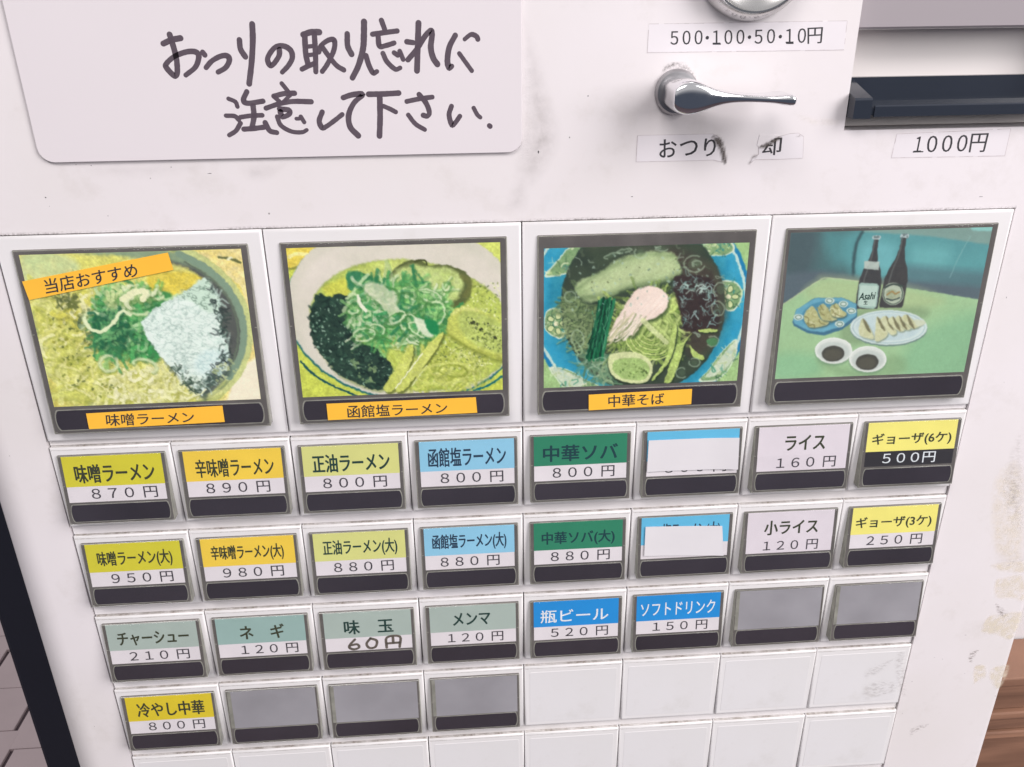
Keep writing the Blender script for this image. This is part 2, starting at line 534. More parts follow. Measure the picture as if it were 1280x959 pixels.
HB = (-132.35, 132.35, -209.2, 0.25)      # opening of the button bank
HS = (82.0, 142.0, 21.3, 78.0)            # opening of the banknote slot
prof = [(-154.6, 260), (-154.6, 12.5)]
for k in range(1, 13):
    a = math.radians(180 + 90 * k / 12)
    prof.append((-142.6 + 12 * math.cos(a), CAB_Y + 12 + 12 * math.sin(a)))
prof += [(-132.35, CAB_Y), (82.0, CAB_Y), (132.35, CAB_Y), (142.0, CAB_Y), (166.9, CAB_Y)]
for k in range(1, 7):
    a = math.radians(270 + 90 * k / 6)
    prof.append((166.9 + 2.4 * math.cos(a), CAB_Y + 2.4 + 2.4 * math.sin(a)))
prof.append((169.3, 260))
zc = [-1280, -209.2, 0.25, 21.3, 78.0, 260]
V, Fc = [], []
for z in zc:
    for x, y in prof: V.append((x, y, z))
n = len(prof)
for j in range(len(zc) - 1):
    for i in range(n - 1):
        xm, zm = (prof[i][0] + prof[i + 1][0]) / 2, (zc[j] + zc[j + 1]) / 2
        fl = abs(prof[i][1] - CAB_Y) < 1e-4 and abs(prof[i + 1][1] - CAB_Y) < 1e-4
        if fl and any(h[0] < xm < h[1] and h[2] < zm < h[3] for h in (HB, HS)): continue
        k = j * n + i
        Fc.append((k, k + 1, k + n + 1, k + n))
me = pydata('cabinet', V, Fc, smooth=True)
# pocket walls of the button bank and closing faces, with their own vertices
V2, F2 = [], []


def quad(*q):
    b = len(V2)
    V2.extend(q)
    F2.append(tuple(range(b, b + 4)))


for h, dpt in ((HB, 6.0), (HS, 26.0)):
    x0, x1, z0, z1 = h
    quad((x0, CAB_Y, z0), (x1, CAB_Y, z0), (x1, dpt, z0), (x0, dpt, z0))
    quad((x0, CAB_Y, z1), (x0, dpt, z1), (x1, dpt, z1), (x1, CAB_Y, z1))
    quad((x0, CAB_Y, z0), (x0, dpt, z0), (x0, dpt, z1), (x0, CAB_Y, z1))
    quad((x1, CAB_Y, z0), (x1, CAB_Y, z1), (x1, dpt, z1), (x1, dpt, z0))
quad((-154.6, 260, -1280), (-154.6, 260, 260), (169.3, 260, 260), (169.3, 260, -1280))
quad((-154.6, 12.5, 260), (-142.6, CAB_Y, 260), (169.3, CAB_Y, 260), (169.3, 260, 260))
nv = len(me.vertices)
bmm = bmesh.new(); bmm.from_mesh(me)
t = pydata('t', V2, F2); bmm.from_mesh(t); bpy.data.meshes.remove(t)
bmm.to_mesh(me); bmm.free()
part('cabinet', me, M['cabinet'])
part('bank_backing', bm_mesh('bank_backing', box_bm(-132.3, 132.3, 4.2, 5.6, -209, 0.2)), M['gap'])

# ------------------------------------------------------------------ the buttons
P_ = 33.0
TOP = [0.0] + [-59.84 - 29.565 * k for k in range(5)]
BH = 57.93
SH = 26.14
GAPW = 0.28
Y_CARD = -1.42


def button_frame_mesh(name, w, h):
    """White button body, origin at its top left corner on the front plane."""
    bm = box_bm(GAPW / 2, w - GAPW / 2, 0.0, 4.0, -h, 0.0)
    fe = [e for e in bm.edges if all(v.co.y < 0.01 for v in e.verts)]
    bmesh.ops.bevel(bm, geom=fe, offset=0.75, segments=4, profile=0.6, affect='EDGES')
    se = [e for e in bm.edges if abs(e.verts[0].co.x - e.verts[1].co.x) < 1e-4 and abs(e.verts[0].co.z - e.verts[1].co.z) < 1e-4 and e.calc_length() > 2]
    bmesh.ops.bevel(bm, geom=se, offset=0.3, segments=2, profile=0.5, affect='EDGES')
    return bm_mesh(name, bm, smooth=True, sharp=60)


me_big = button_frame_mesh('menu_button', 66, BH)
me_small = button_frame_mesh('menu_button', 33, SH)


def housing_mesh(x0, x1, z0, z1):
    bm = box_bm(x0, x1, -1.4, 2.2, z0, z1)
    es = [e for e in bm.edges if not all(v.co.y > 2.1 for v in e.verts)]
    bmesh.ops.bevel(bm, geom=es, offset=0.28, segments=3, profile=0.5, affect='EDGES')
    bm.normal_update()
    for f in bm.faces:
        if f.normal.x > .6 or f.normal.x < -.6 or f.normal.z < -.6: f.material_index = 1
    me = bm_mesh('housing', bm, smooth=True, sharp=60)
    me.materials.append(M['housing']); me.materials.append(M['rim'])
    return me


def ring_mesh(name, x0, x1, z0, z1, w, y0, y1):
    """Thin rectangular moulding of width w."""
    bm = bmesh.new()
    box_bm(x0, x1, y0, y1, z1 - w, z1, 0.06, 1, bm)
    box_bm(x0, x1, y0, y1, z0, z0 + w, 0.06, 1, bm)
    box_bm(x0, x0 + w, y0, y1, z0 + w, z1 - w, 0.06, 1, bm)
    box_bm(x1 - w, x1, y0, y1, z0 + w, z1 - w, 0.06, 1, bm)
    zn = z1 - (z1 - z0) * .44
    for xa, xb in ((x0 + w, x0 + w * 4), (x1 - w * 4, x1 - w)):
        box_bm(xa, xb, y0 + .02, y1, zn, zn + w * 1.4, 0.04, 1, bm)
        box_bm(xa, xb, y0 + .02, y1, z0 + w * 2, z0 + w * 3, 0.04, 1, bm)
    return bm_mesh(name, bm)


def bar_mesh(x0, x1, z0, z1, bulge):
    pts = []
    zm, hh = (z0 + z1) / 2, (z1 - z0) / 2
    for k in range(9):
        a = math.radians(-80 + 160 * k / 8)
        pts.append((x1 - bulge + bulge * math.cos(a), zm + hh * math.sin(a) / math.sin(math.radians(80))))
    for k in range(9):
        a = math.radians(100 + 160 * k / 8)
        pts.append((x0 + bulge + bulge * math.cos(a), zm + hh * math.sin(a) / math.sin(math.radians(80))))
    return pts


me_house_s = housing_mesh(1.9, 31.4, -23.4, -2.2)
me_house_b = housing_mesh(4.0, 62.1, -54.3, -3.4)
me_cover_s = slab('clear_cover', rr_pts(2.25, 31.05, -23.1, -2.5, 0.5), -1.66, -1.58, 0.03)
me_cover_b = slab('clear_cover', rr_pts(4.4, 61.7, -54.0, -3.8, 0.6), -1.66, -1.58, 0.03)
pts_s = bar_mesh(3.1, 30.4, -22.5, -17.3, 0.8)
pts_b = bar_mesh(5.4, 60.5, -53.0, -47.3, 1.1)
me_bar_s = slab('lamp_bar', pts_s, -1.47, -1.2, 0.06)
me_bar_b = slab('lamp_bar', pts_b, -1.47, -1.2, 0.06)


def grow(pts, d):
    P = np.array(pts); c = P.mean(0)
    return [tuple(q + np.sign(q - c) * d) for q in P]


me_barrim_s = slab('bar_surround', grow(pts_s, 0.22), -1.43, -1.2, 0.05)
me_barrim_b = slab('bar_surround', grow(pts_b, 0.3), -1.43, -1.2, 0.05)


def dust_mesh(w, seed):
    rng = np.random.default_rng(seed)
    n_ = int(w / 0.6)
    xs = np.linspace(0.5, w - 0.5, n_)
    prof_ = [(1.6, 0.03, 0.8), (0.70, 0.035, 1.0), (0.24, -0.19, 1.0), (0.02, -0.62, 0.75), (-0.02, -1.0, 0.0)]
    wob = np.interp(xs, np.linspace(0, w, 9), rng.uniform(0.35, 1.0, 9)) * rng.uniform(0.7, 1, n_)
    V, F, A = [], [], []
    for yy, zz, a in prof_:
        for i, x in enumerate(xs):
            V.append((x, yy - 0.012, zz + 0.006)); A.append(a * wob[i])
    for j in range(len(prof_) - 1):
        for i in range(n_ - 1):
            k = j * n_ + i
            F.append((k, k + 1, k + n_ + 1, k + n_))
    me = pydata('dust', V, F)
    at_ = me.attributes.new('cover', 'FLOAT', 'POINT')
    at_.data.foreach_set('value', np.array(A, np.float32))
    return me


dust_s = [dust_mesh(33, s) for s in range(5)]
dust_b = [dust_mesh(66, s + 20) for s in range(4)]
me_panel_s = slab('raised_panel', rr_pts(1.9, 31.1, -24.3, -2.4, 0.6), -0.05, 0.2, 0.05)


def child(name, me, mat, parent, loc=(0, 0, 0)):
    o = link(name, me, None, parent)
    if not me.materials: me.materials.append(mat)
    o.location = Vector(loc) * MM
    return o


def flat_rect(name, x0, x1, z0, z1, y, mat, parent, t=0.05):
    return child(name, bm_mesh(name, box_bm(x0, x1, y, y + t, z0, z1)), mat, parent)


YG, YL, YY, PYG = (214, 206, 62), (242, 208, 78), (224, 202, 52), (217, 218, 138)
LB, GR, SK, WH, PY, SA, TS, BL = (146, 202, 228), (52, 134, 102), (104, 190, 226), (224, 216, 222), (241, 232, 128), (174, 188, 180), (156, 184, 178), (40, 146, 218)
DK, NV, DG = (62, 66, 48), (42, 62, 84), (38, 66, 60)
# row, column: title, title colour, ink, title box (u0,u1,v0,v1), price, price box (u0,u1), label
CARDS = {
    (1, 0): ('味噌ラーメン', YG, DK, (.11, .91, .28, .88), '８７０円', (.24, .91), 'miso ramen button, yellow-green card priced 870 yen'),
    (1, 1): ('辛味噌ラーメン', YL, DK, (.11, .91, .28, .88), '８９０円', (.19, .85), 'spicy miso ramen button, golden card priced 890 yen'),
    (1, 2): ('正油ラーメン', PYG, DG, (.10, .90, .29, .88), '８００円', (.19, .86), 'soy ramen button, pale yellow card priced 800 yen'),
    (1, 3): ('函館塩ラーメン', LB, NV, (.09, .91, .23, .86), '８００円', (.21, .88), 'Hakodate salt ramen button, light blue card priced 800 yen'),
    (1, 4): ('中華ソバ', GR, (30, 66, 72), (.10, .90, .32, .86), '８００円', (.20, .87), 'soba button, green card priced 800 yen'),
    (1, 5): ('', SK, NV, None, '８００円', (.20, .88), 'button with sky blue card under a white paper slip, top menu row'),
    (1, 6): ('ライス', WH, DK, (.30, .74, .32, .82), '１６０円', (.22, .88), 'rice button, all white card priced 160 yen'),
    (1, 7): ('ギョーザ(6ケ)', PY, DK, (.06, .95, .38, .82), '５００円', (.20, .80), 'six gyoza button, pale yellow card with white price on black'),
    (2, 0): ('味噌ラーメン(大)', YG, DK, (.11, .90, .27, .86), '９５０円', (.22, .88), 'large miso ramen button, yellow-green card priced 950 yen'),
    (2, 1): ('辛味噌ラーメン(大)', YL, DK, (.10, .88, .26, .84), '９８０円', (.20, .86), 'large spicy miso ramen button, golden card priced 980 yen'),
    (2, 2): ('正油ラーメン(大)', PYG, DG, (.10, .91, .26, .86), '８８０円', (.20, .86), 'large soy ramen button, pale yellow card priced 880 yen'),
    (2, 3): ('函館塩ラーメン(大)', LB, NV, (.09, .91, .24, .84), '８８０円', (.17, .83), 'large Hakodate salt ramen button, light blue card priced 880 yen'),
    (2, 4): ('中華ソバ(大)', GR, (30, 66, 72), (.09, .91, .34, .86), '８８０円', (.19, .86), 'large soba button, green card priced 880 yen'),
    (2, 5): ('塩ラーメン(大)', SK, NV, (.24, .90, .24, .80), '', None, 'button with sky blue card under a white paper slip, second menu row'),
    (2, 6): ('小ライス', WH, DK, (.20, .82, .32, .84), '１２０円', (.20, .84), 'small rice button, all white card priced 120 yen'),
    (2, 7): ('ギョーザ(3ケ)', PY, DK, (.05, .94, .36, .82), '２５０円', (.20, .86), 'three gyoza button, pale yellow card priced 250 yen'),
    (3, 0): ('チャーシュー', SA, DK, (.11, .90, .32, .82), '２１０円', (.21, .88), 'roast pork topping button, grey-green card priced 210 yen'),
    (3, 1): ('ネ　ギ', TS, DK, (.26, .76, .30, .84), '１２０円', (.25, .90), 'leek topping button, grey-teal card priced 120 yen'),
    (3, 2): ('味　玉', SA, DG, (.23, .79, .32, .86), '', None, 'seasoned egg button, grey-green card with handwritten 60 yen price'),
    (3, 3): ('メンマ', SA, DG, (.27, .70, .28, .76), '１２０円', (.20, .85), 'bamboo shoot topping button, grey-green card priced 120 yen'),
    (3, 4): ('瓶ビール', BL, (236, 244, 248), (.08, .88, .34, .84), '５２０円', (.20, .88), 'bottled beer button, bright blue card priced 520 yen'),
    (3, 5): ('ソフトドリンク', BL, (236, 244, 248), (.05, .94, .28, .80), '１５０円', (.20, .86), 'soft drink button, bright blue card priced 150 yen'),
    (4, 0): ('冷やし中華', YY, DK, (.12, .90, .26, .84), '８００円', (.22, .88), 'chilled noodle button, mustard yellow card priced 800 yen'),
}
EMPTY = {(3, 6), (3, 7), (4, 1), (4, 2), (4, 3)}
_cm = {}


def cmat(c, kind='card'):
    k = (c, kind)
    if k not in _cm:
        _cm[k] = card_mat(kind, c) if kind == 'card' else plain('print_ink', rgba(*c), 0.5, 0.35, 0.12, 600)
    return _cm[k]


m_price = card_mat('price_paper', (228, 222, 225))
m_black_price = card_mat('black_price_paper', (52, 50, 54))
buttons = {}
rng = random.Random(4)
CX0, CX1, CZ0, CZM, CZ1 = 3.15, 30.25, -16.5, -11.7, -2.5
for r in range(1, 6):
    for c in range(8):
        b = link('menu_button' if r < 4 or (r, c) in CARDS or (r, c) in EMPTY else 'blank_button', me_small, M['button'], mach)
        b.location = Vector((-132 + 33 * c + rng.uniform(-.05, .05), rng.uniform(-.08, .1), TOP[r] + rng.uniform(-.06, .06))) * MM + OFF
        buttons[(r, c)] = b
        child('dust', dust_s[(r * 3 + c * 7) % 5], M['dust'], b)
        if (r, c) in CARDS or (r, c) in EMPTY:
            child('housing', me_house_s, M['housing'], b)
            child('housing_rim', bpy.data.meshes.get('rim_small') or ring_mesh('rim_small', 2.02, 31.28, -23.28, -2.32, 0.16, -1.44, -1.3), M['rim'], b)
            child('bar_surround', me_barrim_s, M['rim'], b)
            child('lamp_bar', me_bar_s, M['bar'], b)
            child('clear_cover', me_cover_s, M['clear'], b)
        if (r, c) in EMPTY:
            flat_rect('blank_plate', 2.9, 30.6, -16.9, -2.65, Y_CARD, M['blank'], b)
            flat_rect('window_edge', 2.45, 3.6, -16.9, -2.75, Y_CARD - .02, M['rim'], b)
            b['label'] = 'empty button without a card, grey blank window'
        elif (r, c) in CARDS:
            s, tc_, ink, box, price, pb, lab = CARDS[(r, c)]
            b['label'] = lab
            dx = rng.uniform(-.12, .12)
            x0, x1 = CX0 + dx, CX1 + dx
            flat_rect('price_card', x0, x1, CZ0, CZM - 0.01, Y_CARD, m_black_price if (r, c) == (1, 7) else (cmat(WH) if tc_ == WH else m_price), b)
            flat_rect('title_card', x0 - .05, x1 + .05, CZM, CZ1, Y_CARD - 0.02, cmat(tc_), b, 0.07)
            w_, h_ = x1 - x0, CZ1 - CZM
            if s:
                bx = 0.125 if len(s) < 7 else 0.09
                if ink[0] > 200: bx *= 0.5
                lettering(s, (x0 + box[0] * w_, x0 + box[1] * w_, CZ1 - box[3] * h_, CZ1 - box[2] * h_), Y_CARD - 0.04, cmat(ink, 'ink'), b, (bx, bx * 0.75), name='title_lettering')
            if price:
                ph = CZM - CZ0
                lettering(price if (r, c) == (1, 7) else price[:-1] + ' ' + price[-1], (x0 + pb[0] * w_, x0 + pb[1] * w_, CZM - .86 * ph, CZM - .14 * ph), Y_CARD - 0.015,
                          M['white_ink'] if (r, c) == (1, 7) else M['ink_soft'], b, (0.03, 0.02) if (r, c) == (1, 7) else (0.035, 0.02),
                          spacing=0.86 if (r, c) == (1, 7) else 1.0, name='price_lettering')
            if (r, c) == (3, 2):
                flat_rect('correction_fluid', x0 + 2, x1 - .8, CZ0 + .1, CZM - .7, Y_CARD - .012, m_price, b, .04)
                gi = plain('grey_marker', rgba(104, 96, 88), .5, .4, .25, 500)
                hx = lambda u: x0 + u * w_
                zt, zb = CZM - .6, CZ0 + .5
                for pts in (
                        [(hx(.34), zt - .1), (hx(.28), (zt + zb) / 2), (hx(.27), zb + .7), (hx(.32), zb), (hx(.38), zb + .6), (hx(.36), zb + 1.8), (hx(.28), zb + 1.5)],
                        [(hx(.52), zt), (hx(.47), (zt + zb) / 2), (hx(.50), zb + .2), (hx(.57), zb + .5), (hx(.59), zt - 1), (hx(.52), zt)],
                        [(hx(.70), zb), (hx(.71), zt), (hx(.86), zt + .1), (hx(.85), zb)],
                        [(hx(.71), zb + 1.5), (hx(.85), zb + 1.6)], [(hx(.78), zt), (hx(.78), zb + 1.6)]):
                    Vv, Ff = [], []
                    ribbon(pts, .85, Y_CARD - .03, Vv, Ff, rng, 4)
                    child('handwritten_price', pydata('handwritten_price', Vv, Ff), gi, b)
        else:
            child('raised_panel', me_panel_s, M['blank_face'], b)
            b['label'] = 'blank white filler button without a window'

big = {}
BIGL = ['photo button of miso ramen with two orange tapes', 'photo button of salt ramen in a white bowl', 'photo button of soba noodles in a blue bowl', 'photo button of gyoza plates and beer bottles']
for c in range(4):
    b = link('photo_button', me_big, M['button'], mach)
    b.location = Vector((-132 + 66 * c, 0, TOP[0])) * MM + OFF
    b['label'] = BIGL[c]
    child('housing', me_house_b, M['housing'], b)
    child('housing_rim', bpy.data.meshes.get('rim_big') or ring_mesh('rim_big', 4.15, 61.95, -54.15, -3.55, 0.2, -1.44, -1.3), M['rim'], b)
    child('bar_surround', me_barrim_b, M['rim'], b)
    child('lamp_bar', me_bar_b, M['bar'], b)
    child('clear_cover', me_cover_b, M['clear'], b)
    big[c] = b

for k, (z1, z0) in enumerate([(TOP[0] - BH, TOP[1])] + [(TOP[i] - SH, TOP[i + 1]) for i in range(1, 5)]):
    part('bank_ledge', bm_mesh('bank_ledge', box_bm(-131.95, 131.95, 1.25, 4.0, z0 + 0.12, z1 - 0.1, 0.15, 2)), M['ledge'])
part('bank_ledge', bm_mesh('bank_ledge', box_bm(-131.95, 131.95, 1.25, 4.0, -209.0, TOP[5] - SH - 0.1, 0.15, 2)), M['ledge'])

# ------------------------------------------------------------------ printed photographs
RES = 12.0


class Print:
    """A faded printed photograph painted as colours on a fine mesh sheet; points come in measured coordinates."""

    def __init__(self, x0, x1, z0, z1, meas, base, seed):
        self.x0, self.x1, self.z0, self.z1 = x0, x1, z0, z1
        self.meas = meas
        self.w, self.h = int((x1 - x0) * RES), int((z1 - z0) * RES)
        self.X, self.Z = np.meshgrid(np.linspace(x0, x1, self.w), np.linspace(z1, z0, self.h))
        self.img = np.zeros((self.h, self.w, 3)) + np.array(base, float)
        self.rng = np.random.default_rng(seed)
        s, ox, oy = meas
        a, b = at(ox + 300 / s, oy + 400 / s), at(ox + 700 / s, oy + 400 / s)
        self.k = (b[0] - a[0]) / 400.0          # mm per measured unit

    def p(self, pts):
        s, ox, oy = self.meas
        return np.array([at_face(ox + x / s, oy + y / s) for x, y in pts])

    def noise(self, cell, octv=3, stretch=(1, 1), rot=0.0):
        """value noise, cell size in measured units, range 0..1"""
        out = np.zeros((self.h, self.w)); tot = 0
        ca, sa = math.cos(rot), math.sin(rot)
        U = (self.X - self.x0) * ca + (self.Z - self.z0) * sa
        Vv = -(self.X - self.x0) * sa + (self.Z - self.z0) * ca
        for o in range(octv):
            c = cell * self.k / 2 ** o
            gx, gz = U / (c * stretch[0]) + 200, Vv / (c * stretch[1]) + 200
            ix, iz = np.floor(gx).astype(int), np.floor(gz).astype(int)
            fx, fz = gx - ix, gz - iz
            fx, fz = fx * fx * (3 - 2 * fx), fz * fz * (3 - 2 * fz)
            T = self.rng.random((512, 512))
            g = lambda i, j: T[i % 512, j % 512]
            v = (g(ix, iz) * (1 - fx) + g(ix + 1, iz) * fx) * (1 - fz) + (g(ix, iz + 1) * (1 - fx) + g(ix + 1, iz + 1) * fx) * fz
            out += v * 0.5 ** o; tot += 0.5 ** o
        return out / tot

    def _box(self, P, pad):
        x0, z0 = P.min(0) - pad; x1, z1 = P.max(0) + pad
        i0 = max(0, int((x0 - self.x0) * RES)); i1 = min(self.w, int((x1 - self.x0) * RES) + 2)
        j0 = max(0, int((self.z1 - z1) * RES)); j1 = min(self.h, int((self.z1 - z0) * RES) + 2)
        return slice(j0, j1), slice(i0, i1)

    def mask(self, pts, smooth=True, soft=2, rough=0, rcell=25):
        P = self.p(pts)
        if smooth: P = smooth_line(P, 6, closed=True)
        sf, rg = soft * self.k, rough * self.k
        sl = self._box(P, sf + rg + .3)
        mk = np.zeros((self.h, self.w))
        if sl[0].stop <= sl[0].start or sl[1].stop <= sl[1].start: return mk
        d = poly_sdf(self.X[sl], self.Z[sl], P)
        if rg: d = d + (self.noise(rcell, 3)[sl] - .5) * 2 * rg
        mk[sl] = np.clip(.5 - d / max(sf, .04), 0, 1)
        return mk

    def put(self, mk, col, col2=None, tex=None, a=1.0):
        c = np.array(col, float)
        if col2 is not None:
            t = tex[..., None]
            c = c * (1 - t) + np.array(col2, float) * t
        self.img = self.img * (1 - mk[..., None] * a) + c * mk[..., None] * a

    def poly(self, pts, col, col2=None, tex=None, a=1.0, **kw):
        self.put(self.mask(pts, **kw), col, col2, tex, a)

    def stroke(self, pts, w, col, a=1.0, soft=2, n=5):
        """pts measured, w in measured units"""
        P = smooth_line(self.p(pts), n)
        hw, sf = w * self.k / 2, max(soft * self.k, 0.05)
        sl = self._box(P, hw + sf)
        if sl[0].stop <= sl[0].start or sl[1].stop <= sl[1].start: return
        X, Z = self.X[sl], self.Z[sl]
        d = np.full(X.shape, 1e9)
        for i in range(len(P) - 1):
            ax, az = P[i]; ex, ez = P[i + 1] - P[i]
            t = np.clip(((X - ax) * ex + (Z - az) * ez) / (ex * ex + ez * ez + 1e-12), 0, 1)
            d = np.minimum(d, (X - ax - t * ex) ** 2 + (Z - az - t * ez) ** 2)
        mk = np.clip(.5 - (np.sqrt(d) - hw) / sf, 0, 1)[..., None] * a
        self.img[sl] = self.img[sl] * (1 - mk) + np.array(col, float) * mk

    def ell(self, cx, cy, rx, ry, rot=0, n=28):
        a = np.linspace(0, 2 * np.pi, n, endpoint=False)
        ca, sa = math.cos(math.radians(rot)), math.sin(math.radians(rot))
        return [(cx + rx * math.cos(t) * ca - ry * math.sin(t) * sa, cy + rx * math.cos(t) * sa + ry * math.sin(t) * ca) for t in a]

    def oval(self, cx, cy, rx, ry, rot, col, col2=None, **kw):
        self.poly(self.ell(cx, cy, rx, ry, rot), col, col2, smooth=False, **kw)

    def ring(self, cx, cy, rx, ry, rot, w, col, a0=0, a1=360, **kw):
        e = []
        ca, sa = math.cos(math.radians(rot)), math.sin(math.radians(rot))
        for t in np.radians(np.linspace(a0, a1, max(6, int(abs(a1 - a0) / 14)))):
            e.append((cx + rx * math.cos(t) * ca - ry * math.sin(t) * sa, cy + rx * math.cos(t) * sa + ry * math.sin(t) * ca))
        self.stroke(e, w, col, n=2, **kw)

    def strands(self, n, region, ln, w, cols, curl=0.6, ang=None, spread=0.5, shadow=None):
        """many short curved strands whose middles fall in the region polygon"""
        R_ = np.array(region, float)
        lo, hi = R_.min(0), R_.max(0)
        g = self.rng
        k = 0
        while k < n:
            c = lo + g.random(2) * (hi - lo)
            if poly_sdf(np.array([[c[0]]]), np.array([[c[1]]]), R_)[0, 0] > 0: continue
            k += 1
            a = (g.random() * 6.28) if ang is None else ang + g.normal() * spread
            L_ = ln * (0.5 + g.random())
            cv = g.normal() * curl
            pts = [(c[0] + math.cos(a + cv * s) * s * L_ / 2 - math.sin(a) * cv * L_ * .25 * (s * s), c[1] + math.sin(a + cv * s) * s * L_ / 2 + math.cos(a) * cv * L_ * .25 * (s * s)) for s in (-1, -.4, .3, 1)]
            ww = w * (0.7 + .6 * g.random())
            if shadow is not None: self.stroke([(x + ww * .35, y + ww * .55) for x, y in pts], ww * 1.25, shadow, a=.26, n=3)
            self.stroke(pts, ww, cols[g.integers(len(cols))], a=.30 + .5 * g.random(), n=3)

    def dots(self, n, region, r, cols, a=.8):
        R_ = np.array(region, float); lo, hi = R_.min(0), R_.max(0); g = self.rng; k = 0
        while k < n:
            c = lo + g.random(2) * (hi - lo)
            if poly_sdf(np.array([[c[0]]]), np.array([[c[1]]]), R_)[0, 0] > 0: continue
            k += 1
            rr = r * (.5 + g.random())
            self.stroke([(c[0], c[1]), (c[0] + rr * g.normal() * .5, c[1] + rr * .4)], rr, cols[g.integers(len(cols))], a=a, n=1)

    def sheet(self, parent, loc, fade=(200, 205, 170), fade_a=0.06, warp=9, melt=.12, tex=.19, gleam=.12, punch=1.18, sat=.92):
        im = self.img
        # the grain of real food: small irregular displacement, broken light and shade, slight camera blur
        def samp(im, dx, dy):
            jj, ii = np.mgrid[0:self.h, 0:self.w].astype(float)
            x = np.clip(ii + dx, 0, self.w - 1.001); y = np.clip(jj + dy, 0, self.h - 1.001)
            x0_, y0_ = x.astype(int), y.astype(int); fx, fy = (x - x0_)[..., None], (y - y0_)[..., None]
            return (im[y0_, x0_] * (1 - fx) + im[y0_, x0_ + 1] * fx) * (1 - fy) + (im[y0_ + 1, x0_] * (1 - fx) + im[y0_ + 1, x0_ + 1] * fx) * fy
        def blur(im, r_):
            k = np.exp(-np.arange(-3, 4) ** 2 / (2 * r_ * r_)); k /= k.sum()
            for ax in (0, 1):
                im = sum(np.roll(im, o_, ax) * w_ for o_, w_ in zip(range(-3, 4), k))
            return im
        u_ = self.k * RES
        im = samp(im, (self.noise(11, 3) - .5) * warp * u_, (self.noise(11, 3) - .5) * warp * u_)
        soft_ = blur(blur(im, 2.6), 2.6)
        im = im * (1 - melt) + soft_ * melt
        f1, f2 = self.noise(30, 4), self.noise(7, 2)
        mx_, mn_ = blur(im, 2.0).max(2), blur(im, 2.0).min(2)
        wgt = np.clip((mx_ - mn_ - 16) / 70, .06, 1) * np.where(im[..., 2] > im[..., 0] + 25, .15, 1)
        lum = 1 + tex * wgt * ((f1 - .5) * 1.0 + (f2 - .5) * 1.1)
        im = im * lum[..., None]
        hl = np.clip((self.noise(11, 3) - .66) * 6, 0, 1)[..., None] * gleam * wgt[..., None]
        im = im * (1 - hl) + np.array((238, 240, 214.)) * hl
        im = blur(im, .8)
        im = im.mean(2, keepdims=True) * (1 - sat) + im * sat
        im = np.clip(130 + (im - 130) * punch, 0, 255)
        im = im * (1 - fade_a) + np.array(fade, float) * fade_a
        gn = self.rng.normal(0, 3.2, im.shape[:2])[..., None] + self.rng.normal(0, 1.2, im.shape)
        im = np.clip(im + gn, 0, 255)
        h2, w2 = self.h // 2, self.w // 2
        im = im[:h2 * 2, :w2 * 2].reshape(h2, 2, w2, 2, 3).mean((1, 3))
        xs = np.linspace(self.x0, self.x1, w2); zs = np.linspace(self.z1, self.z0, h2)
        X, Z = np.meshgrid(xs, zs)
        co = np.stack([X, np.full_like(X, Y_CARD), Z], -1).reshape(-1, 3)
        co = (co - np.array(loc)) * MM
        idx = np.arange(h2 * w2).reshape(h2, w2)
        q = np.stack([idx[:-1, :-1], idx[1:, :-1], idx[1:, 1:], idx[:-1, 1:]], -1).reshape(-1)
        me = bpy.data.meshes.new('photo_print')
        me.vertices.add(len(co)); me.vertices.foreach_set('co', co.ravel())
        nf = len(q) // 4
        me.loops.add(len(q)); me.loops.foreach_set('vertex_index', q)
        me.polygons.add(nf); me.polygons.foreach_set('loop_start', np.arange(nf) * 4)
        try: me.polygons.foreach_set('loop_total', np.full(nf, 4))
        except Exception: pass
        me.update(calc_edges=True)
        ca = me.color_attributes.new('print', 'FLOAT_COLOR', 'POINT')
        ca.data.foreach_set('color', np.concatenate([lin(im).reshape(-1, 3), np.ones((h2 * w2, 1))], 1).ravel().astype(np.float32))
        return link('photo_print', me, M['print'], parent)


m, nt, p = new_mat('photo_print')
_a = N(nt, 'ShaderNodeAttribute', attribute_name='print')
_tc = N(nt, 'ShaderNodeTexCoord'); _no = N(nt, 'ShaderNodeTexNoise'); _no.inputs['Scale'].default_value = 700; _no.inputs['Detail'].default_value = 3
_mr = N(nt, 'ShaderNodeMapRange'); _mr.inputs['To Min'].default_value = 0.94; _mr.inputs['To Max'].default_value = 1.06
_mx = N(nt, 'ShaderNodeMix', data_type='RGBA', blend_type='MULTIPLY'); _mx.inputs['Factor'].default_value = 1
nt.links.new(_tc.outputs['Object'], _no.inputs['Vector']); nt.links.new(_no.outputs['Fac'], _mr.inputs['Value'])
nt.links.new(_a.outputs['Color'], _mx.inputs['A']); nt.links.new(_mr.outputs['Result'], _mx.inputs['B']); nt.links.new(_mx.outputs['Result'], p.inputs['Base Color'])
p.inputs['Roughness'].default_value = 0.35
M['print'] = m

# the four printed photographs, painted stroke by stroke
def origin(c): return (-132 + 66 * c, 0, TOP[0])


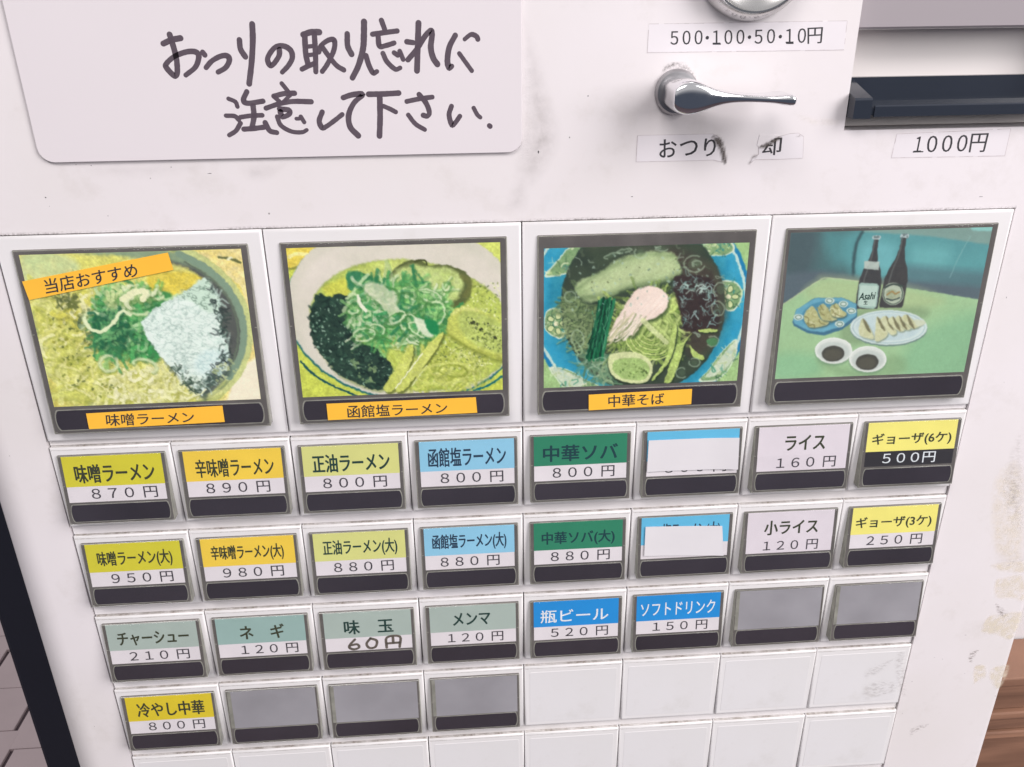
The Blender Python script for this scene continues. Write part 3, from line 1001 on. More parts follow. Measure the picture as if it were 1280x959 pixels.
# --- miso ramen
P = Print(-132 + 5.6, -132 + 60.3, -46.1, -4.6, (3.307, 0, 270), (214, 216, 120), 11)
n1, n2, n3 = P.noise(90, 4), P.noise(26, 4), P.noise(10, 3)
P.put(np.ones_like(n1), (232, 226, 150), (214, 196, 88), n1)
P.poly([(640, 160), (800, 150), (1000, 130), (1090, 760), (900, 790), (1010, 620), (1045, 470), (1000, 300), (880, 190)], (228, 206, 110), (238, 226, 176), n2, smooth=False, soft=5)
P.poly([(980, 640), (1090, 560), (1090, 770), (930, 780), (960, 700)], (238, 230, 206), smooth=False, soft=12)
P.stroke([(905, 172), (950, 178), (990, 192)], 12, (70, 84, 50), a=.8); P.stroke([(940, 182), (955, 172)], 10, (224, 224, 190))
P.oval(585, 470, 455, 372, 8, (176, 186, 118), soft=8)
P.ring(585, 470, 450, 366, 8, 26, (196, 204, 136)); P.ring(585, 470, 432, 350, 8, 10, (142, 158, 108))
P.oval(580, 468, 424, 340, 8, (122, 146, 122), (146, 168, 134), tex=n2, soft=5)
P.poly([(690, 190), (830, 230), (940, 330), (1000, 470), (980, 600), (900, 700), (830, 745), (760, 700), (900, 480), (840, 300)], (76, 80, 84), (96, 100, 96), n2, soft=18)
P.ring(585, 470, 425, 342, 8, 30, (126, 152, 132), a0=-75, a1=25); P.ring(585, 470, 402, 320, 8, 8, (98, 112, 98), a0=-70, a1=40)
P.poly([(90, 180), (400, 160), (690, 195), (800, 235), (830, 300), (760, 420), (800, 560), (820, 700), (780, 790), (560, 790), (380, 770), (250, 720), (190, 600), (150, 440), (120, 330)], (208, 208, 96), (228, 224, 136), n1, soft=14, rough=8)
P.poly([(90, 160), (260, 160), (330, 220), (200, 300), (110, 300)], (186, 206, 150), (214, 216, 150), n2, soft=25)
P.poly([(620, 240), (760, 232), (840, 262), (800, 300), (700, 330), (620, 300)], (214, 192, 62), (228, 212, 96), n2, soft=14)
body = [(140, 330), (560, 300), (640, 420), (700, 640), (800, 740), (700, 780), (300, 770), (220, 700), (170, 540)]
P.strands(90, body, 190, 24, [(222, 224, 140), (206, 210, 110), (230, 230, 160), (196, 200, 96)], curl=.5, ang=.5, spread=.9, shadow=(150, 156, 62))
P.strands(170, body, 95, 13, [(230, 228, 156), (218, 216, 122), (204, 206, 100), (238, 236, 184)], curl=.9, shadow=(150, 160, 62))
P.strands(90, [(230, 330), (420, 320), (420, 460), (240, 420)], 50, 16, [(240, 238, 196), (226, 224, 130), (212, 208, 90)], shadow=(140, 140, 60))
P.strands(160, [(480, 640), (720, 620), (820, 740), (600, 785), (470, 760)], 45, 13, [(240, 240, 190), (228, 226, 150), (246, 244, 214)], shadow=(164, 166, 74))
P.dots(90, [(200, 400), (420, 400), (520, 700), (400, 760), (240, 690)], 7, [(150, 150, 50), (120, 132, 52), (90, 104, 54)])
P.strands(40, [(300, 400), (440, 390), (470, 560), (380, 540)], 40, 12, [(96, 116, 74), (120, 136, 84), (74, 96, 70)])
P.strands(30, [(230, 340), (320, 330), (320, 380), (240, 370)], 34, 8, [(110, 120, 60), (86, 98, 56)])
P.poly([(400, 360), (470, 300), (600, 320), (690, 320), (700, 370), (600, 420), (650, 540), (640, 600), (520, 570), (430, 560), (370, 470)], (84, 160, 84), (52, 132, 78), n2, soft=22, rough=22)
neg = [(400, 300), (560, 290), (690, 330), (600, 430), (660, 600), (480, 590), (400, 500)]
P.strands(170, neg, 75, 13, [(58, 158, 86), (88, 188, 104), (40, 126, 76), (140, 206, 128), (198, 226, 176)], curl=1.3, shadow=(38, 96, 56))
for cx, cy, rx, ry, rt, a0, a1 in ((450, 610, 36, 32, 0, 0, 360), (405, 440, 62, 34, 20, 60, 330), (560, 335, 58, 26, -12, 160, 380), (490, 420, 34, 22, 30, 0, 260), (570, 385, 46, 22, 10, 20, 200), (650, 330, 24, 14, 10, 0, 300), (470, 345, 34, 20, -20, 100, 350), (600, 620, 50, 26, 15, 180, 400), (500, 375, 30, 16, 60, 0, 250), (540, 300, 26, 12, 0, 0, 300)):
    P.ring(cx, cy + 5, rx, ry, rt, 14, (96, 136, 66), a=.4, a0=a0, a1=a1)
    P.ring(cx, cy, rx, ry, rt, 13, (222, 232, 188), a=.8, a0=a0, a1=a1, soft=8)
P.strands(60, [(420, 320), (600, 300), (660, 340), (480, 380)], 40, 14, [(232, 236, 200), (210, 224, 160), (120, 180, 100)], curl=1.0, shadow=(80, 120, 60))
P.strands(70, [(380, 400), (480, 380), (560, 520), (420, 560)], 50, 10, [(50, 130, 84), (26, 100, 70), (120, 190, 120)], curl=1.0, ang=1.0, spread=.8, shadow=(30, 70, 50))
P.stroke([(350, 425), (370, 465), (420, 478), (470, 440), (500, 395), (540, 410)], 15, (222, 232, 190)); P.stroke([(505, 345), (550, 320), (600, 312), (590, 345)], 24, (230, 232, 190))
nori = [(585, 440), (640, 382), (700, 350), (760, 325), (800, 285), (850, 260), (888, 312), (905, 345), (908, 400), (912, 470), (930, 520), (945, 565), (935, 640), (850, 650), (856, 690), (835, 742), (790, 700), (735, 655), (680, 600), (640, 545), (600, 490)]
P.poly([(x + 14, y + 22) for x, y in nori], (66, 82, 78), a=.65, soft=16, rough=8, smooth=False)
fld = P.noise(60, 5, (1.0, .5), rot=.55)
cr = np.clip(np.abs(fld - .5) * 16, 0, 1) ** .6
fl2 = P.noise(24, 4, (1.0, .6), rot=-.3)
cr2 = np.clip(np.abs(fl2 - .5) * 12, 0, 1) ** .5
P.poly(nori, (176, 206, 194), (222, 236, 226), fl2, soft=3, rough=11, rcell=22, smooth=False)
P.poly(nori, (96, 130, 122), (220, 236, 228), cr, a=.7, soft=3, rough=11, rcell=22, smooth=False)
P.poly(nori, (128, 162, 154), (230, 240, 236), cr2, a=.5, soft=6, rough=11, rcell=22, smooth=False)
P.poly([(740, 330), (850, 262), (888, 312), (908, 400), (850, 390), (790, 350)], (60, 92, 76), (196, 222, 204), cr2, a=.85, soft=18, rough=10)
P.poly([(840, 560), (940, 560), (930, 640), (850, 660), (800, 620)], (150, 190, 196), (206, 228, 228), cr2, a=.6, soft=20)
P.strands(60, [(690, 600), (760, 640), (860, 690), (835, 745), (750, 690)], 30, 7, [(50, 70, 62), (80, 104, 88), (214, 228, 216)])
P.strands(26, [(890, 420), (930, 500), (950, 620), (900, 640), (900, 520)], 26, 5, [(60, 80, 76), (200, 224, 216)])
nn_ = [(860, 300), (900, 300), (930, 420), (960, 560), (940, 640), (860, 720), (820, 750), (860, 640), (915, 560), (890, 430)]
P.strands(70, nn_, 34, 7, [(52, 66, 66), (70, 92, 86), (190, 216, 206), (40, 50, 54)], curl=1.0, ang=1.2, spread=.8)
P.dots(30, [(870, 640), (960, 580), (990, 640), (900, 700)], 8, [(190, 200, 150), (160, 176, 130)])
P.ring(920, 625, 16, 12, 0, 5, (200, 214, 190)); P.stroke([(800, 745), (830, 735), (850, 715)], 7, (224, 228, 190))
P.sheet(big[0], origin(0), (236, 238, 190), .10)

# --- salt ramen
P = Print(-66 + 5.6, -66 + 60.3, -46.1, -4.8, (3.307, 325, 270), (204, 214, 92), 12)
n1, n2, n3 = P.noise(90, 4), P.noise(26, 4), P.noise(9, 3)
P.put(np.ones_like(n1), (206, 216, 92), (196, 206, 84), n1)
P.poly([(90, 110), (290, 110), (230, 190), (150, 215), (100, 215)], (232, 216, 104), (222, 196, 70), n2, smooth=False, soft=6)
P.stroke([(120, 170), (160, 158), (220, 165)], 14, (240, 228, 150)); P.stroke([(100, 222), (160, 212), (240, 176)], 9, (150, 150, 70))
P.poly([(880, 100), (1010, 100), (1010, 200), (940, 160)], (206, 216, 110), smooth=False, soft=8)
P.oval(600, 395, 498, 368, 7, (40, 112, 112), soft=5)
P.oval(600, 388, 494, 366, 7, (216, 210, 196), (204, 202, 186), tex=n1, soft=5)
P.oval(606, 400, 462, 326, 7, (222, 214, 204), (210, 206, 190), tex=n1, soft=30)
P.oval(628, 452, 428, 268, 9, (166, 184, 96), soft=10)
P.oval(632, 452, 420, 260, 9, (196, 208, 104), (180, 198, 92), tex=n2, soft=14, rough=5)
P.poly([(400, 230), (520, 190), (600, 190), (540, 260), (420, 280)], (206, 216, 128), (190, 206, 104), n2, soft=24)
P.poly([(260, 300), (330, 262), (380, 270), (370, 330), (300, 345)], (216, 214, 90), (200, 206, 84), n2, soft=18)
P.strands(110, [(620, 540), (960, 560), (880, 700), (560, 715)], 90, 10, [(206, 212, 110), (186, 198, 86), (222, 226, 150)], curl=.9, shadow=(132, 146, 58))
P.dots(520, [(760, 300), (990, 260), (1010, 600), (820, 640), (640, 600), (780, 500)], 5, [(122, 138, 62), (96, 112, 66), (214, 222, 160), (228, 232, 180)], a=.7)
ch = [(515, 285), (540, 235), (590, 195), (660, 183), (700, 205), (790, 205), (860, 245), (868, 290), (845, 350), (760, 375), (620, 330), (540, 310)]
P.poly([(x + 6, y + 10) for x, y in ch], (84, 96, 50), a=.8, soft=10, rough=4)
P.poly(ch, (96, 106, 62), soft=5, rough=5)
P.poly([(530, 285), (560, 232), (620, 202), (690, 215), (780, 215), (835, 255), (835, 300), (800, 350), (700, 350), (600, 320)], (202, 216, 150), (180, 200, 112), n2, soft=16, rough=9)
P.stroke([(640, 188), (680, 184), (690, 200)], 9, (76, 84, 46)); P.stroke([(835, 250), (868, 280), (850, 330)], 22, (116, 120, 66), a=.8, soft=12)
wk = [(205, 425), (215, 365), (250, 318), (275, 335), (330, 325), (380, 345), (400, 390), (385, 450), (400, 510), (470, 540), (525, 590), (545, 640), (520, 700), (480, 715), (400, 690), (320, 650), (265, 585), (215, 510)]
P.poly([(x + 8, y + 12) for x, y in wk], (120, 140, 70), a=.6, soft=14)
P.poly(wk, (36, 58, 52), (56, 82, 68), n3, soft=4, rough=10, rcell=20)
P.strands(170, wk, 26, 8, [(24, 42, 40), (52, 84, 70), (70, 104, 84), (30, 52, 46)])
P.dots(110, wk, 5, [(150, 186, 160), (176, 206, 184), (96, 136, 112)], a=.75)
P.dots(24, [(380, 560), (500, 620), (480, 700), (380, 660)], 9, [(140, 166, 116), (116, 146, 104)])
P.poly([(360, 238), (400, 232), (460, 255), (470, 290), (400, 310), (365, 300)], (48, 118, 84), (72, 148, 100), n3, soft=8, rough=10)
P.poly([(400, 290), (560, 270), (760, 320), (790, 420), (720, 500), (560, 500), (430, 490), (360, 430)], (92, 168, 92), (150, 200, 116), n2, soft=26, rough=16)
ng = [(390, 270), (600, 270), (780, 340), (770, 440), (640, 520), (400, 510)]
P.strands(210, ng, 80, 11, [(62, 156, 92), (110, 190, 106), (154, 210, 128), (206, 226, 176), (46, 128, 84), (226, 232, 200)], curl=1.3, shadow=(56, 116, 64))
for cx, cy, rx, ry, rt in ((430, 490, 52, 30, -8), (480, 470, 40, 26, 10), (600, 360, 60, 44, 20), (520, 330, 52, 40, 0), (470, 305, 40, 26, 20), (700, 330, 60, 26, 20), (620, 450, 56, 40, 60), (720, 400, 50, 60, 10), (385, 385, 26, 22, 0), (560, 420, 50, 24, -30), (660, 470, 60, 26, 30), (768, 290, 16, 20, 0)):
    P.ring(cx + 3, cy + 6, rx, ry, rt, 13, (70, 128, 66), a=.5)
    aa = P.rng.random() * 300; P.ring(cx, cy, rx * .85, ry * .85, rt, 8, (220, 232, 192), a=.75, a0=aa, a1=aa + 120 + P.rng.random() * 200, soft=5)
P.poly([(440, 280), (500, 282), (560, 330), (570, 390), (520, 390), (480, 350), (440, 320)], (226, 222, 206), (190, 206, 160), n3, a=.8, soft=12, rough=12)
P.poly([(640, 420), (690, 440), (720, 490), (690, 500), (650, 460)], (224, 230, 204), a=.85, soft=8); P.poly([(680, 430), (730, 440), (735, 490), (700, 480)], (36, 140, 84), soft=8)
P.stroke([(405, 330), (412, 360), (436, 392)], 15, (228, 230, 206))
fu = [(772, 450), (790, 400), (830, 375), (880, 380), (950, 410), (1010, 450), (1010, 585), (950, 580), (890, 555), (830, 520), (785, 490)]
P.poly([(x, y + 12) for x, y in fu], (124, 136, 58), a=.7, soft=14); P.poly(fu, (196, 204, 100), soft=5)
P.poly([(830, 400), (880, 390), (1010, 455), (1010, 560), (930, 550), (850, 500), (820, 440)], (176, 192, 96), (190, 204, 116), n3, soft=16)
P.stroke([(780, 490), (840, 530), (900, 560), (1000, 590)], 16, (150, 160, 66), a=.6, soft=12)
P.stroke([(795, 405), (840, 382), (900, 390)], 14, (222, 226, 140), a=.8, soft=10)
P.dots(150, [(840, 410), (1000, 460), (1000, 560), (900, 540)], 5, [(110, 126, 62), (90, 104, 60), (206, 216, 140)]); P.dots(8, [(830, 400), (990, 460), (990, 550)], 8, [(44, 50, 34)])
for strip in ([(632, 530), (598, 565), (556, 640), (510, 712), (545, 722), (600, 655), (630, 585)], [(758, 478), (705, 520), (660, 575), (610, 640), (560, 715), (590, 722), (650, 655), (700, 590), (740, 530)]):
    P.poly([(x + 7, y + 9) for x, y in strip], (98, 108, 48), soft=8, a=.8); P.poly(strip, (190, 200, 92), (212, 218, 124), n2, soft=3)
P.stroke([(670, 570), (640, 610), (600, 660), (560, 712)], 5, (236, 238, 214)); P.stroke([(690, 620), (650, 670), (630, 700)], 7, (220, 226, 170), a=.8)
P.ring(760, 650, 110, 40, -8, 12, (206, 214, 116), a=.8); P.ring(800, 640, 60, 24, 5, 8, (150, 162, 66), a=.8)
P.stroke([(168, 600), (230, 660), (310, 705), (400, 742)], 9, (24, 86, 92)); P.stroke([(885, 720), (940, 700), (1005, 660)], 9, (20, 112, 118))
P.sheet(big[1], origin(1))

# --- soba in a blue bowl
P = Print(5.7, 60.3, -46.1, -6.8, (3.424, 640, 260), (160, 196, 140), 13)
n1, n2, n3 = P.noise(80, 4), P.noise(24, 4), P.noise(9, 3)
P.put(np.ones_like(n1), (168, 200, 138), (150, 188, 126), n1)
P.oval(545, 400, 478, 475, 0, (28, 128, 176), soft=5)
P.oval(545, 400, 462, 460, 0, (188, 214, 206), soft=4)
P.oval(545, 400, 450, 448, 0, (40, 150, 190), (70, 170, 196), tex=n2, soft=5)
P.oval(550, 405, 400, 398, 0, (30, 128, 160), (66, 160, 180), tex=n2, soft=40)
for s_ in (((140, 295), (190, 230), (250, 165), (330, 150), (345, 185), (290, 260), (230, 285)), ((770, 170), (830, 200), (900, 205), (950, 185), (940, 150), (860, 140), (780, 150)),
           ((138, 490), (150, 440), (190, 430), (215, 470), (225, 540), (200, 560), (150, 530)), ((870, 350), (900, 310), (960, 320), (985, 370), (960, 430), (920, 440), (885, 400)),
           ((160, 680), (240, 690), (310, 730), (380, 770), (240, 775), (190, 730)), ((960, 560), (900, 610), (840, 690), (800, 740), (880, 735), (950, 650))):
    P.poly(s_, (206, 220, 196), soft=4); P.poly([(x * .9 + sum(q[0] for q in s_) / len(s_) * .1, y * .9 + sum(q[1] for q in s_) / len(s_) * .1) for x, y in s_], (112, 150, 104), (150, 180, 130), n3, soft=4)
    P.strands(24, s_, 22, 5, [(58, 96, 70), (196, 212, 150), (44, 130, 130), (220, 226, 190)], curl=2.2)
for cx, cy in ((190, 495), (925, 380)):
    for k in range(5):
        a = k * 1.257; P.oval(cx + 28 * math.cos(a), cy + 34 * math.sin(a), 15, 12, math.degrees(a), (206, 216, 160), soft=3); P.ring(cx + 28 * math.cos(a), cy + 34 * math.sin(a), 15, 12, math.degrees(a), 3, (60, 100, 66))
    P.oval(cx, cy, 10, 10, 0, (230, 226, 190), soft=3)
for s_ in (((165, 682), (240, 700), (320, 745), (240, 768)), ((955, 570), (900, 630), (830, 720), (900, 700), (955, 630))):
    P.poly(s_, (216, 222, 206), a=.75, soft=8); P.strands(9, s_, 30, 5, [(70, 150, 120), (170, 190, 130)], curl=2)
P.oval(560, 415, 352, 372, 0, (54, 72, 64), soft=6)
P.oval(560, 412, 345, 364, 0, (76, 90, 70), (54, 66, 58), tex=n1, soft=18)
P.poly([(330, 165), (700, 165), (880, 300), (900, 480), (700, 300), (560, 190)], (72, 78, 68), (96, 100, 84), n2, a=.7, soft=50)
P.poly([(680, 180), (860, 260), (900, 400), (880, 540), (780, 640), (700, 500), (720, 300)], (66, 56, 54), (88, 80, 68), n2, a=.8, soft=50)
P.strands(150, [(210, 400), (370, 380), (380, 600), (300, 620), (220, 520)], 80, 8, [(140, 162, 110), (112, 136, 90), (166, 184, 132)], curl=1.4, shadow=(48, 66, 50))
P.strands(80, [(290, 620), (420, 640), (420, 740), (350, 730)], 60, 8, [(110, 150, 116), (86, 126, 100), (150, 176, 136)], curl=1.4)
P.strands(60, [(200, 300), (300, 200), (700, 165), (860, 260), (900, 420), (800, 560), (720, 300), (300, 330)], 30, 5, [(150, 170, 150), (110, 124, 104), (90, 104, 84)], curl=1.5)
chk = [(270, 350), (300, 310), (380, 270), (450, 225), (540, 200), (620, 185), (690, 200), (720, 250), (710, 295), (620, 325), (520, 340), (440, 365), (380, 398), (310, 395)]
P.poly([(x + 4, y + 14) for x, y in chk], (40, 54, 48), a=.8, soft=14)
grain = P.noise(30, 3, (2.4, .35), rot=.35)
P.poly(chk, (150, 174, 122), (190, 206, 158), grain, soft=14, rough=9)
P.stroke([(300, 385), (400, 375), (520, 335), (640, 315), (705, 290)], 26, (106, 128, 88), a=.6, soft=18)
P.stroke([(280, 345), (380, 280), (540, 205), (690, 205)], 14, (120, 142, 100), a=.5, soft=14)
P.poly([(330, 340), (450, 260), (600, 215), (690, 230), (690, 280), (560, 310), (400, 360)], (198, 210, 168), (176, 194, 140), grain, a=.7, soft=40)
P.dots(10, chk, 5, [(90, 100, 70)], a=.6)
P.strands(230, [(420, 590), (470, 440), (640, 380), (710, 390), (700, 560), (620, 640), (480, 620)], 120, 9, [(176, 198, 112), (146, 174, 88), (204, 218, 148), (128, 156, 76)], curl=.9, ang=.9, spread=.7, shadow=(66, 88, 48))
for k in range(9):
    P.ring(590, 540 + k * 3, 34 + k * 9, 24 + k * 7, 20, 7, [(190, 208, 126), (150, 176, 92)][k % 2], a0=-20, a1=200)
P.strands(46, [(560, 470), (700, 420), (710, 520), (640, 600)], 120, 10, [(196, 214, 134), (168, 192, 108)], curl=.4, ang=1.0, spread=.25, shadow=(86, 106, 54))
P.poly([(670, 395), (710, 385), (706, 430), (668, 450)], (196, 212, 130), (160, 184, 96), n3, soft=5)
wf = [(415, 560), (440, 490), (480, 420), (530, 355), (590, 337), (640, 350), (668, 385), (660, 430), (620, 465), (560, 490), (520, 545), (480, 545), (440, 560)]
P.poly([(x + 8, y + 12) for x, y in wf], (70, 90, 56), a=.8, soft=12)
gr = P.noise(26, 3, (3.0, .3), rot=.85)
P.poly(wf, (226, 204, 190), (236, 222, 212), gr, soft=6, rough=5)
P.strands(40, [(415, 560), (450, 490), (560, 500), (500, 555)], 90, 6, [(196, 190, 160), (240, 228, 216), (150, 160, 116)], curl=.1, ang=-.85, spread=.1)
P.stroke([(420, 570), (470, 500), (520, 450)], 8, (206, 200, 160), a=.7); P.stroke([(560, 480), (600, 520), (660, 575)], 22, (206, 214, 160), a=.8)
for x in range(8):
    P.stroke([(375 + x * 9, 400 - (x % 3) * 6), (362 + x * 8, 480), (345 + x * 8, 560), (322 + x * 9, 640 + (x % 2) * 10)], 13, [(16, 86, 60), (34, 112, 74), (10, 66, 50), (44, 128, 88)][x % 4])
P.strands(30, [(370, 400), (430, 400), (400, 560), (320, 640)], 80, 4, [(90, 160, 120), (6, 50, 40)], curl=.1, ang=1.75, spread=.12)
nr = [(690, 300), (760, 290), (860, 310), (880, 420), (885, 500), (840, 522), (745, 528), (720, 450), (700, 380)]
P.poly(nr, (52, 44, 46), (74, 60, 58), n2, soft=8, rough=8)
P.strands(55, nr, 30, 4, [(140, 180, 176), (170, 206, 200), (96, 130, 126)], curl=1.4, ang=.1, spread=.5)
P.strands(22, [(710, 320), (850, 320), (860, 370), (720, 360)], 44, 5, [(190, 216, 204), (120, 150, 140)], curl=.8, ang=.1, spread=.3)
for strip in ([(770, 535), (740, 575), (700, 680), (665, 735), (650, 740), (690, 650), (735, 570)], [(735, 580), (700, 590), (680, 650), (655, 740), (680, 742), (715, 660)], [(760, 585), (780, 610), (820, 635), (810, 650), (770, 630)], [(800, 520), (870, 518), (872, 530), (810, 532)], [(690, 500), (705, 520), (680, 640), (610, 730), (600, 728), (660, 640)]):
    P.poly([(x + 5, y + 6) for x, y in strip], (44, 60, 44), soft=7, a=.8); P.poly(strip, (160, 186, 96), (190, 208, 128), n3, soft=3)
nt_ = [(412, 670), (420, 630), (470, 615), (550, 622), (595, 660), (598, 710), (570, 745), (490, 745), (430, 715)]
P.poly([(x - 2, y + 8) for x, y in nt_], (44, 60, 46), a=.8, soft=10); P.poly(nt_, (206, 214, 160), soft=4)
P.poly([(430, 675), (450, 648), (540, 642), (585, 675), (580, 715), (550, 736), (480, 730), (440, 705)], (156, 186, 110), (172, 198, 126), n3, soft=5)
P.dots(22, [(440, 665), (570, 665), (560, 730), (470, 720)], 6, [(120, 146, 78), (96, 124, 66)]); P.dots(2, [(560, 690), (575, 700), (565, 712)], 12, [(80, 100, 56)])
for cx, cy, rx, ry, rt in ((550, 193, 30, 26, -10), (725, 705, 26, 24, 0), (855, 570, 30, 24, 0), (480, 185, 34, 8, -10), (430, 205, 40, 10, -15), (780, 240, 50, 38, 0), (790, 240, 22, 16, 0), (890, 350, 30, 34, 20), (250, 380, 26, 24, 0), (370, 655, 34, 14, -20), (300, 640, 24, 30, 0), (780, 660, 26, 20, 0), (350, 700, 30, 24, 0), (880, 430, 30, 34, 0), (280, 560, 30, 40, 0), (640, 175, 30, 10, 0)):
    aa = P.rng.random() * 300; P.ring(cx, cy, rx * .9, ry * .9, rt, 6, (170, 194, 166), a=.6, a0=aa, a1=aa + 150 + P.rng.random() * 200, soft=5); P.oval(cx, cy, rx * .6, ry * .6, rt, (104, 130, 100), a=.35, soft=8)
P.oval(855, 572, 24, 18, 0, (84, 134, 90), soft=5)
P.dots(60, [(250, 250), (450, 175), (860, 250), (890, 340), (260, 480)], 6, [(170, 196, 180), (130, 156, 140)], a=.6)
P.sheet(big[2], origin(2), warp=7, melt=.1, tex=.24, gleam=.12)

# --- gyoza, beer bottles and sauce dishes on a table
P = Print(66 + 5.2, 66 + 60.4, -46.1, -4.5, (3.306, 950, 250), (60, 140, 140), 14)
n1, n2, n3 = P.noise(140, 4), P.noise(26, 4), P.noise(9, 3)
P.put(np.ones_like(n1), (66, 150, 152), (52, 124, 130), n1)
P.poly([(90, 110), (420, 120), (400, 330), (80, 440)], (54, 96, 100), (62, 116, 118), n1, smooth=False, soft=6)
P.poly([(90, 110), (240, 115), (200, 340), (90, 430)], (58, 76, 84), a=.8, soft=60)
P.poly([(270, 140), (380, 150), (375, 250), (300, 260)], (60, 146, 150), a=.7, soft=50)
P.poly([(400, 125), (980, 160), (960, 300), (600, 330), (390, 320)], (74, 168, 170), (60, 148, 154), n1, a=.8, soft=40)
P.poly([(430, 180), (560, 190), (540, 290), (420, 280)], (96, 190, 196), a=.7, soft=50); P.poly([(640, 200), (780, 200), (760, 270), (640, 270)], (92, 186, 186), a=.6, soft=50)
P.stroke([(425, 130), (400, 180), (388, 250), (385, 330)], 12, (34, 70, 76), soft=10)
P.poly([(420, 100), (990, 100), (980, 190), (700, 150), (430, 132)], (126, 156, 140), a=.8, smooth=False, soft=10)
P.poly([(860, 105), (985, 105), (975, 130), (880, 128)], (120, 200, 190), smooth=False, soft=6)
P.poly([(60, 310), (250, 290), (420, 320), (600, 330), (960, 360), (930, 430), (600, 370), (260, 350), (100, 430)], (74, 92, 104), smooth=False, soft=26)
P.poly([(600, 270), (980, 300), (960, 380), (700, 345), (600, 340)], (70, 96, 108), a=.6, smooth=False, soft=40)
P.stroke([(870, 150), (820, 240), (785, 320)], 4, (130, 186, 182), a=.5)
P.poly([(85, 440), (240, 335), (290, 322), (420, 338), (620, 365), (900, 410), (940, 420), (860, 760), (50, 770)], (150, 200, 130), (160, 208, 142), n1, smooth=False, soft=4)
P.poly([(240, 335), (290, 322), (560, 350), (760, 420), (500, 470), (200, 400)], (176, 200, 126), a=.7, soft=50); P.poly([(640, 560), (900, 470), (860, 720), (600, 720)], (112, 186, 130), a=.6, soft=80)
P.poly([(70, 640), (230, 640), (240, 720), (70, 740)], (120, 196, 136), a=.6, soft=50)
P.stroke([(90, 436), (240, 336), (290, 323), (420, 338)], 5, (200, 218, 150), a=.7)
P.poly([(390, 460), (620, 440), (700, 470), (560, 560), (380, 600), (330, 560)], (118, 150, 96), a=.6, soft=30)
P.poly([(240, 660), (400, 700), (560, 640), (600, 700), (420, 740), (280, 700)], (122, 166, 104), a=.55, soft=30)


def bottle(nx, ny, bx, by, lean, wb, col):
    """neck top (nx, ny), foot centre (bx, by)"""
    cl = lambda t: (nx + (bx - nx) * t, ny + (by - ny) * t)
    prof_ = [(0, .19), (.06, .20), (.2, .23), (.34, .42), (.46, .74), (.6, .97), (.8, 1.0), (.97, .98), (1, .9)]
    L_ = [(cl(t)[0] - w_ * wb, cl(t)[1]) for t, w_ in prof_]; R__ = [(cl(t)[0] + w_ * wb, cl(t)[1]) for t, w_ in prof_]
    P.poly(L_ + R__[::-1], col, (70, 66, 62), n3 * .5, smooth=False, soft=4)
    P.stroke([(cl(t)[0] - w_ * wb * .55, cl(t)[1]) for t, w_ in prof_[1:7]], 5, (110, 116, 110), a=.55, soft=4)
    P.stroke([(nx - .2 * wb, ny + 4), (nx + .2 * wb, ny + 4)], 16, (176, 196, 196)); P.dots(8, [(nx - 12, ny - 4), (nx + 12, ny - 4), (nx + 12, ny + 14), (nx - 12, ny + 14)], 6, [(90, 110, 110)])


bottle(482, 152, 440, 450, 0, 48, (44, 42, 46))
bottle(598, 145, 540, 445, 0, 50, (46, 42, 44))
P.poly([(432, 252), (495, 256), (490, 290), (430, 284)], (150, 168, 156), (190, 204, 190), n3, smooth=False, soft=3)
P.poly([(410, 348), (420, 342), (485, 346), (492, 356), (482, 440), (470, 450), (410, 444), (402, 434)], (150, 190, 172), smooth=False, soft=3)
P.poly([(414, 352), (486, 356), (478, 440), (408, 436)], (182, 212, 194), smooth=False, soft=3)
P.oval(550, 388, 44, 47, 12, (176, 190, 160), soft=3); P.ring(550, 388, 39, 42, 12, 4, (60, 80, 66)); P.oval(550, 392, 30, 22, 12, (120, 140, 104), (190, 196, 150), tex=n3, soft=4)
P.stroke([(516, 362), (550, 348), (590, 356)], 8, (50, 64, 56)); P.stroke([(526, 392), (545, 378), (560, 388), (576, 380)], 6, (160, 120, 50)); P.stroke([(524, 408), (550, 414), (576, 404)], 6, (44, 60, 56))
# blue octagonal plate
P.poly([(135, 505), (150, 455), (225, 405), (340, 403), (400, 430), (402, 490), (340, 535), (265, 560), (200, 550), (140, 520)], (40, 104, 140), smooth=False, soft=4)
P.poly([(138, 495), (152, 452), (228, 406), (340, 404), (396, 430), (398, 478), (335, 522), (265, 545), (205, 540), (145, 512)], (64, 154, 190), (90, 174, 200), n2, smooth=False, soft=4)
P.poly([(170, 490), (190, 450), (240, 422), (330, 420), (368, 440), (368, 474), (320, 505), (250, 525), (200, 520)], (48, 134, 172), soft=6)
for cx, cy in ((288, 416), (160, 484), (345, 430), (378, 458), (330, 512)):
    P.oval(cx, cy, 20, 13, 0, (206, 222, 206), soft=4); P.ring(cx, cy, 12, 8, 0, 3, (66, 120, 100))
gy = (196, 198, 130)
for q in ([(185, 470), (215, 438), (235, 460), (250, 490), (285, 500), (270, 518), (210, 526), (185, 500)], [(240, 450), (262, 428), (285, 455), (300, 480), (320, 492), (290, 500), (255, 490)], [(290, 445), (318, 428), (335, 450), (358, 470), (340, 484), (300, 480)]):
    P.poly([(x + 3, y + 6) for x, y in q], (60, 84, 70), a=.7, soft=8); P.poly(q, (206, 208, 140), (170, 166, 84), n3, soft=4)
    P.strands(8, q, 24, 5, [(120, 110, 48), (232, 230, 180), (150, 140, 66)], ang=1.0, spread=.4)
